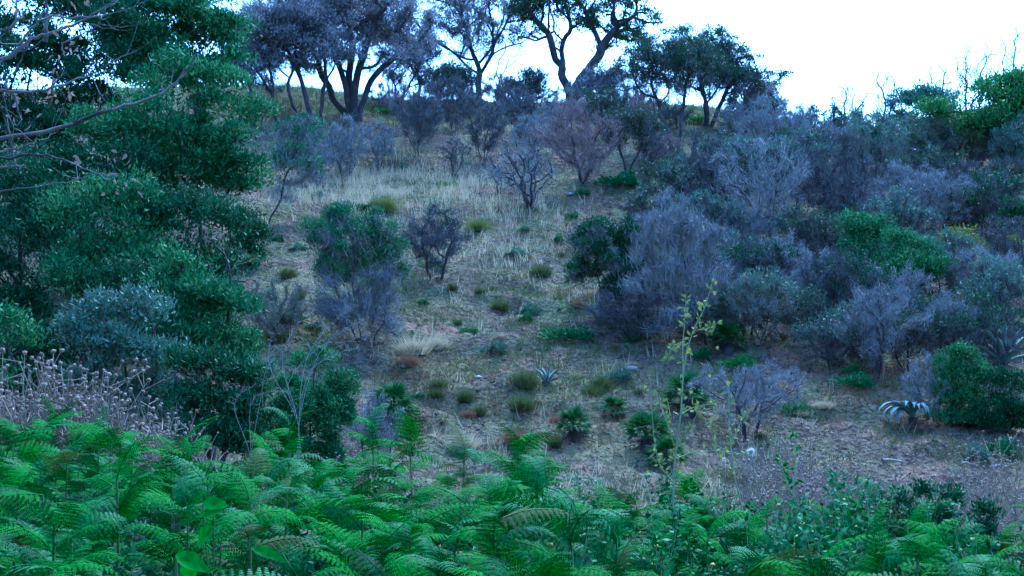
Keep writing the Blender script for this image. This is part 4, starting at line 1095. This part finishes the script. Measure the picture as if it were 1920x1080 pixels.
BR = [  # pixel polylines, thickness in pixels at the thick end
 ([(-420, 330), (-200, 300), (-60, 275), (0, 260), (110, 238), (200, 208), (265, 190), (310, 170), (342, 142), (362, 114)], 12, 5.0, 'b'),
 ([(-420, 220), (-200, 195), (-40, 172), (20, 170), (70, 172), (120, 158), (170, 138), (215, 112), (258, 95)], 8, 5.2, 'b'),
 ([(-420, 340), (-150, 320), (0, 298), (60, 290), (120, 300), (165, 318), (205, 338)], 7, 4.8, 'b'),
 ([(-420, 380), (-150, 335), (0, 314), (45, 308)], 14, 4.9, 'b'),
 ([(-420, 200), (-200, 150), (-40, 125), (20, 105), (60, 75), (100, 62), (150, 40), (200, 12), (230, -20)], 12, 5.3, 'b'),
 ([(-420, 120), (-200, 60), (-20, 60), (20, 50), (32, 20), (36, -20)], 9, 5.5, 'b'),
 ([(84, 78), (88, 45), (86, 10), (92, -30)], 10, 5.4, 'b'),
 ([(36, 84), (55, 60), (85, 32), (150, 33), (210, 25), (280, 0)], 6, 5.3, 's'),
 ([(0, 360), (50, 352), (100, 345), (150, 335), (200, 320)], 4, 4.9, 's'),
 ([(0, 285), (40, 275), (80, 262), (110, 245)], 4, 5.0, 's'),
 ([(15, 168), (12, 150), (30, 128), (48, 100)], 5, 5.2, 's'), ([(28, 178), (36, 210), (38, 238)], 4, 5.2, 's'),
 ([(100, 165), (108, 148), (125, 132)], 3, 5.2, 's'), ([(170, 46), (205, 52), (245, 55)], 3, 5.3, 's'), ([(292, 180), (302, 165), (306, 155)], 2.5, 5.0, 's'),
 ([(60, 265), (30, 240), (10, 205)], 3, 5.0, 's'), ([(190, 126), (182, 140), (192, 155)], 2, 5.2, 's'), ([(120, 100), (120, 80), (160, 60), (190, 40)], 4, 5.4, 's'),
]
inv = np.array([gx, gy, gb[2]])
ends = []
for pts, th, Yb, kd in BR:
    P = px_line(pts, Yb, Yb + rh.uniform(-.25, .15))
    if kd == 'b' and pts[0][0] < -300:
        P[0] = inv + np.array([0.05, 0, P[0][2] - inv[2]]); 
    P = smooth_line(P - inv); P[1:-1] += rh.normal(size=(len(P) - 2, 3)) * .004
    mb = MB(); r_ = th * Yb / F / 2
    tube(mb, P, np.linspace(r_, r_ * .22, len(P)), 7)
    # fine side twigs
    for _ in range(7 if kd == 'b' else 3):
        i = int(rh.integers(len(P) // 3, len(P) - 1)); d = nrm(rh.normal(size=3) + np.array([.5, 0, .5]))
        L = rh.uniform(.06, .22); q = P[i]
        e = [q, q + d * L * .5, q + d * L + np.array([0, 0, .03])]
        tube(mb, e, [r_ * .25, r_ * .18, r_ * .08], 4)
        ends.append((e[1], e[2]))
    mb.build('branch', M['bark_pale'], root, True)
def broad_leaf(mb, p, d, nrm_, L, w, curl=.2):
    d = nrm(np.asarray(d, float)); s_ = nrm(np.cross(d, nrm_)); u = np.cross(s_, d)
    ts = [0, .2, .45, .7, .88, 1.0]; ws = [.08, .75, 1.0, .72, .35, 0.02]
    Lf, C, R_ = [], [], []
    for t, k in zip(ts, ws):
        c = np.asarray(p) + d * L * t - u * curl * L * t * t
        C.append(c); Lf.append(c + s_ * w * k * .5 + u * w * k * .16); R_.append(c - s_ * w * k * .5 + u * w * k * .16)
    V = np.array(Lf + C + R_); n = 6; i = np.arange(5)
    mb.add(V, np.concatenate([np.stack([i, i + 1, n + i + 1, n + i], -1), np.stack([n + i, n + i + 1, 2 * n + i + 1, 2 * n + i], -1)]))
clusters = [(30, 215), (70, 205), (85, 190), (10, 220), (115, 145), (140, 165), (130, 300), (215, 335), (225, 340), (205, 345), (250, 335), (230, 290), (155, 305), (110, 110), (130, 85), (140, 95), (105, 60), (150, 70), (20, 190), (60, 215), (120, 180), (75, 160), (140, 5), (150, 3), (45, 10)]
for x, y in clusters:      # withered leaves still hanging on
    for _ in range(3):
        p = W(x + rh.normal() * 10, y + rh.normal() * 8, 5.1 + rh.normal() * .12) - inv
        mb = MB(); broad_leaf(mb, p, rh.normal(size=3) + np.array([0, 0, -.6]), nrm(rh.normal(size=3)), rh.uniform(.018, .036), rh.uniform(.010, .018), .6)
        mb.build('leaf', M['brown_leaf'], root)

# ------------------------------------------------------------------ tall flowering stem right of centre
def stem_plant(name, label, foot_px, Y, lines, leaf_n, seed, flowers, stem_mat='pale_stem', leaf_mat='weed_leaf', th=4.0, lsz=.042, cat='plant', head=None):
    rng = np.random.default_rng(seed)
    g = on_ground(foot_px, Y); root = empty(name, g); tag(root, label, cat)
    for k, pts in enumerate(lines):
        P = px_line(pts, Y + .02 * k, Y + rng.uniform(-.15, .15)) - g
        if k == 0: P = np.concatenate([np.array([[0, 0, -.05]]), P])
        P = smooth_line(P); mb = MB(); r_ = th * Y / F / 2 * (1 if k == 0 else .7)
        tube(mb, P, np.linspace(r_, r_ * .4, len(P)), 6); mb.build('stem', M[stem_mat], root, True)
        lf = MB(); n = leaf_n if k == 0 else leaf_n // 2
        ii = rng.integers(len(P) // 6, len(P), n); d = nrm(rng.normal(size=(n, 3)) + np.array([0, 0, .3]))
        leaves(lf, rng, P[ii] + d * .01, d, lsz, lsz * .5)
        if n: tag(lf.build('leaves', M[leaf_mat], root), kind='stuff')
    for x, y in flowers:
        p = W(x, y, Y) - g; mb = MB()
        for q in range(5):
            a = q * 1.2566 + rng.random(); broad_leaf(mb, p, (math.cos(a), -.35, math.sin(a)), np.array([0, -1.0, 0.2]), .013, .012, .1)
        mb.build('flower', M['flower'], root)
    return root
stem_plant('flowering_stem', 'tallest flowering stem with small yellow blooms right of centre', 1262, 8.0,
  [[(1262, 960), (1266, 860), (1276, 780), (1280, 720), (1286, 670), (1300, 620), (1322, 575), (1338, 520)],
   [(1281, 700), (1280, 650), (1284, 600), (1286, 560)], [(1262, 830), (1250, 790), (1240, 755)], [(1276, 778), (1300, 764), (1345, 756)],
   [(1284, 640), (1262, 650), (1252, 672)], [(1300, 620), (1330, 615), (1345, 605)], [(1270, 840), (1290, 810), (1310, 770)], [(1258, 900), (1230, 850), (1218, 700)],
   [(1266, 860), (1320, 845), (1400, 852)]], 70, 41,
  [(1292, 655), (1296, 735), (1310, 568), (1340, 550), (1312, 578), (1286, 592), (1345, 652), (1210, 725), (1342, 530), (1255, 790), (1330, 705), (1365, 720), (1280, 870), (1275, 885), (1215, 885), (1290, 660)])
stem_plant('flowering_stem', 'thin flowering stem with one yellow bloom right of the tallest', 1395, 8.2,
  [[(1395, 980), (1375, 880), (1368, 800), (1366, 720)], [(1370, 830), (1390, 790), (1400, 770)], [(1372, 850), (1340, 830), (1330, 790)]], 40, 42, [(1366, 718), (1352, 855), (1362, 842)])
stem_plant('flowering_stem', 'yellow-flowered weed at the left edge of the dried weeds', 1480, 7.6,
  [[(1490, 1040), (1485, 950), (1492, 880), (1488, 810)], [(1486, 930), (1470, 890), (1462, 860)]], 50, 43, [(1494, 865), (1470, 913), (1520, 940), (1490, 850)], leaf_mat='fern_b')
# white thistle
Yt = 8.3; g = on_ground(1418, Yt); root = empty('thistle', g); tag(root, 'thistle stem topped by one fluffy white head', 'thistle')
mb = MB(); P = smooth_line(np.concatenate([[[0, 0, -.05]], px_line([(1425, 960), (1416, 900), (1408, 850)], Yt) - g])); tube(mb, P, np.linspace(.006, .003, len(P)), 6); mb.build('stem', M['dry_stem'], root, True)
mb = MB(); c = W(1408, 848, Yt) - g; d = nrm(rh.normal(size=(260, 3)) + np.array([0, 0, .5])); twigs(mb, rh, np.repeat(c[None], 260, 0), d, .034, .006); tag(mb.build('flower_head', M['white'], root), kind='stuff')
g = on_ground(1360, Yt); root = empty('thistle', g); tag(root, 'smaller white-tufted thistle left of the fluffy white head', 'thistle')
mb = MB(); P = smooth_line(np.concatenate([[[0, 0, -.05]], px_line([(1366, 960), (1360, 900), (1357, 862)], Yt) - g])); tube(mb, P, np.linspace(.005, .003, len(P)), 6); mb.build('stem', M['dry_stem'], root, True)
mb = MB(); c = W(1357, 862, Yt) - g; d = nrm(rh.normal(size=(120, 3))); twigs(mb, rh, np.repeat(c[None], 120, 0), d, .018, .005); tag(mb.build('flower_head', M['white'], root), kind='stuff')

# ------------------------------------------------------------------ pale dead weed in front of the big shrub
def spray(name, label, foot, Y, fan, seed, mat, th=3.0, cat='weed', n_side=26, sl=.10):
    rng = np.random.default_rng(seed); g = on_ground(foot, Y); root = empty(name, g); tag(root, label, cat)
    for pts in fan:
        P = smooth_line(np.concatenate([[[0, 0, -.05]], px_line(pts, Y, Y + rng.uniform(-.3, .3)) - g])); mb = MB(); r_ = th * Y / F / 2
        tube(mb, P, np.linspace(r_, r_ * .35, len(P)), 5)
        for _ in range(n_side):
            i = int(rng.integers(len(P) // 2, len(P) - 1)); t_ = nrm(P[min(i + 1, len(P) - 1)] - P[i - 1])
            d = nrm(t_ + .9 * rng.normal(size=3)); L = sl * rng.uniform(.5, 1.6); q = P[i]
            e = q + d * L; tube(mb, [q, q + d * L * .5 + rng.normal(size=3) * .01, e], [r_ * .4, r_ * .3, r_ * .2], 3)
            for _ in range(4):
                d2 = nrm(d + rng.normal(size=3)); f = rng.uniform(.2, 1); tube(mb, [q + d * L * f, q + d * L * f + d2 * L * .4], [r_ * .3, r_ * .15], 3)
        mb.build('stem', M[mat], root, True)
spray('dead_weed', 'pale dead weed with arching twigs in front of the big shrub', 560, 14.0,
  [[(560, 800), (570, 690), (600, 630), (640, 590), (668, 560)], [(560, 800), (590, 680), (630, 630), (660, 610), (690, 600)], [(560, 800), (540, 720), (600, 650), (650, 640), (688, 625)],
   [(560, 800), (530, 690), (540, 640), (560, 600)], [(560, 800), (510, 700), (505, 650), (520, 610)], [(560, 800), (580, 700), (640, 660), (685, 650)]], 61, 'twig', th=1.3)
spray('dead_weed', 'pale stalks arching over the leafy gully bush', 470, 13.5,
  [[(470, 860), (470, 760), (500, 735), (545, 735)], [(470, 860), (440, 770), (450, 740), (480, 720)], [(470, 860), (490, 740), (500, 690), (530, 650)]], 62, 'twig_green', th=1.5, n_side=16, sl=.07)

# ------------------------------------------------------------------ broad leaves among the near ferns
def broad_plant(label, foot, Y, specs):
    g = on_ground(foot, Y); root = empty('broadleaf_plant', g); tag(root, label, 'plant')
    for x, y, dx, dz, L, w in specs:
        p = W(x, y, Y) - g; mb = MB()
        tube(mb, smooth_line([[0, 0, -.05], [p[0] * .4, p[1] * .3, p[2] * .6], p]), np.linspace(.005, .003, 9), 5); mb.build('stem', M['stalk'], root, True)
        mb = MB(); broad_leaf(mb, p, (dx, -.35, dz - .15), np.array([.25 * dx, -.85, .5]), L, w, .35); mb.build('leaf', M['broad'], root, True)
M['broad'] = mix_mat('broad_leaf', (0.05, 0.24, 0.004), (0.07, 0.30, 0.008), 0.6, 0.3, 0.15, nscale=30, c=(0.03, 0.15, 0.004))
broad_plant('bright broad-leaved plant among the ferns at lower left', 410, 4.9, [(420, 955, -1, .05, .10, .05), (380, 945, .9, .25, .10, .06), (400, 965, 1, -.45, .11, .04), (400, 985, -.6, -.5, .09, .06)])
broad_plant('single bright pointed leaf among ferns left of centre', 480, 4.2, [(470, 1026, 1, -.05, .13, .04)])
broad_plant('broad leaf at the bottom edge below the bright broad-leaved plant', 350, 4.0, [(352, 1085, .2, 1, .07, .06), (330, 1040, .9, -.1, .12, .06)])
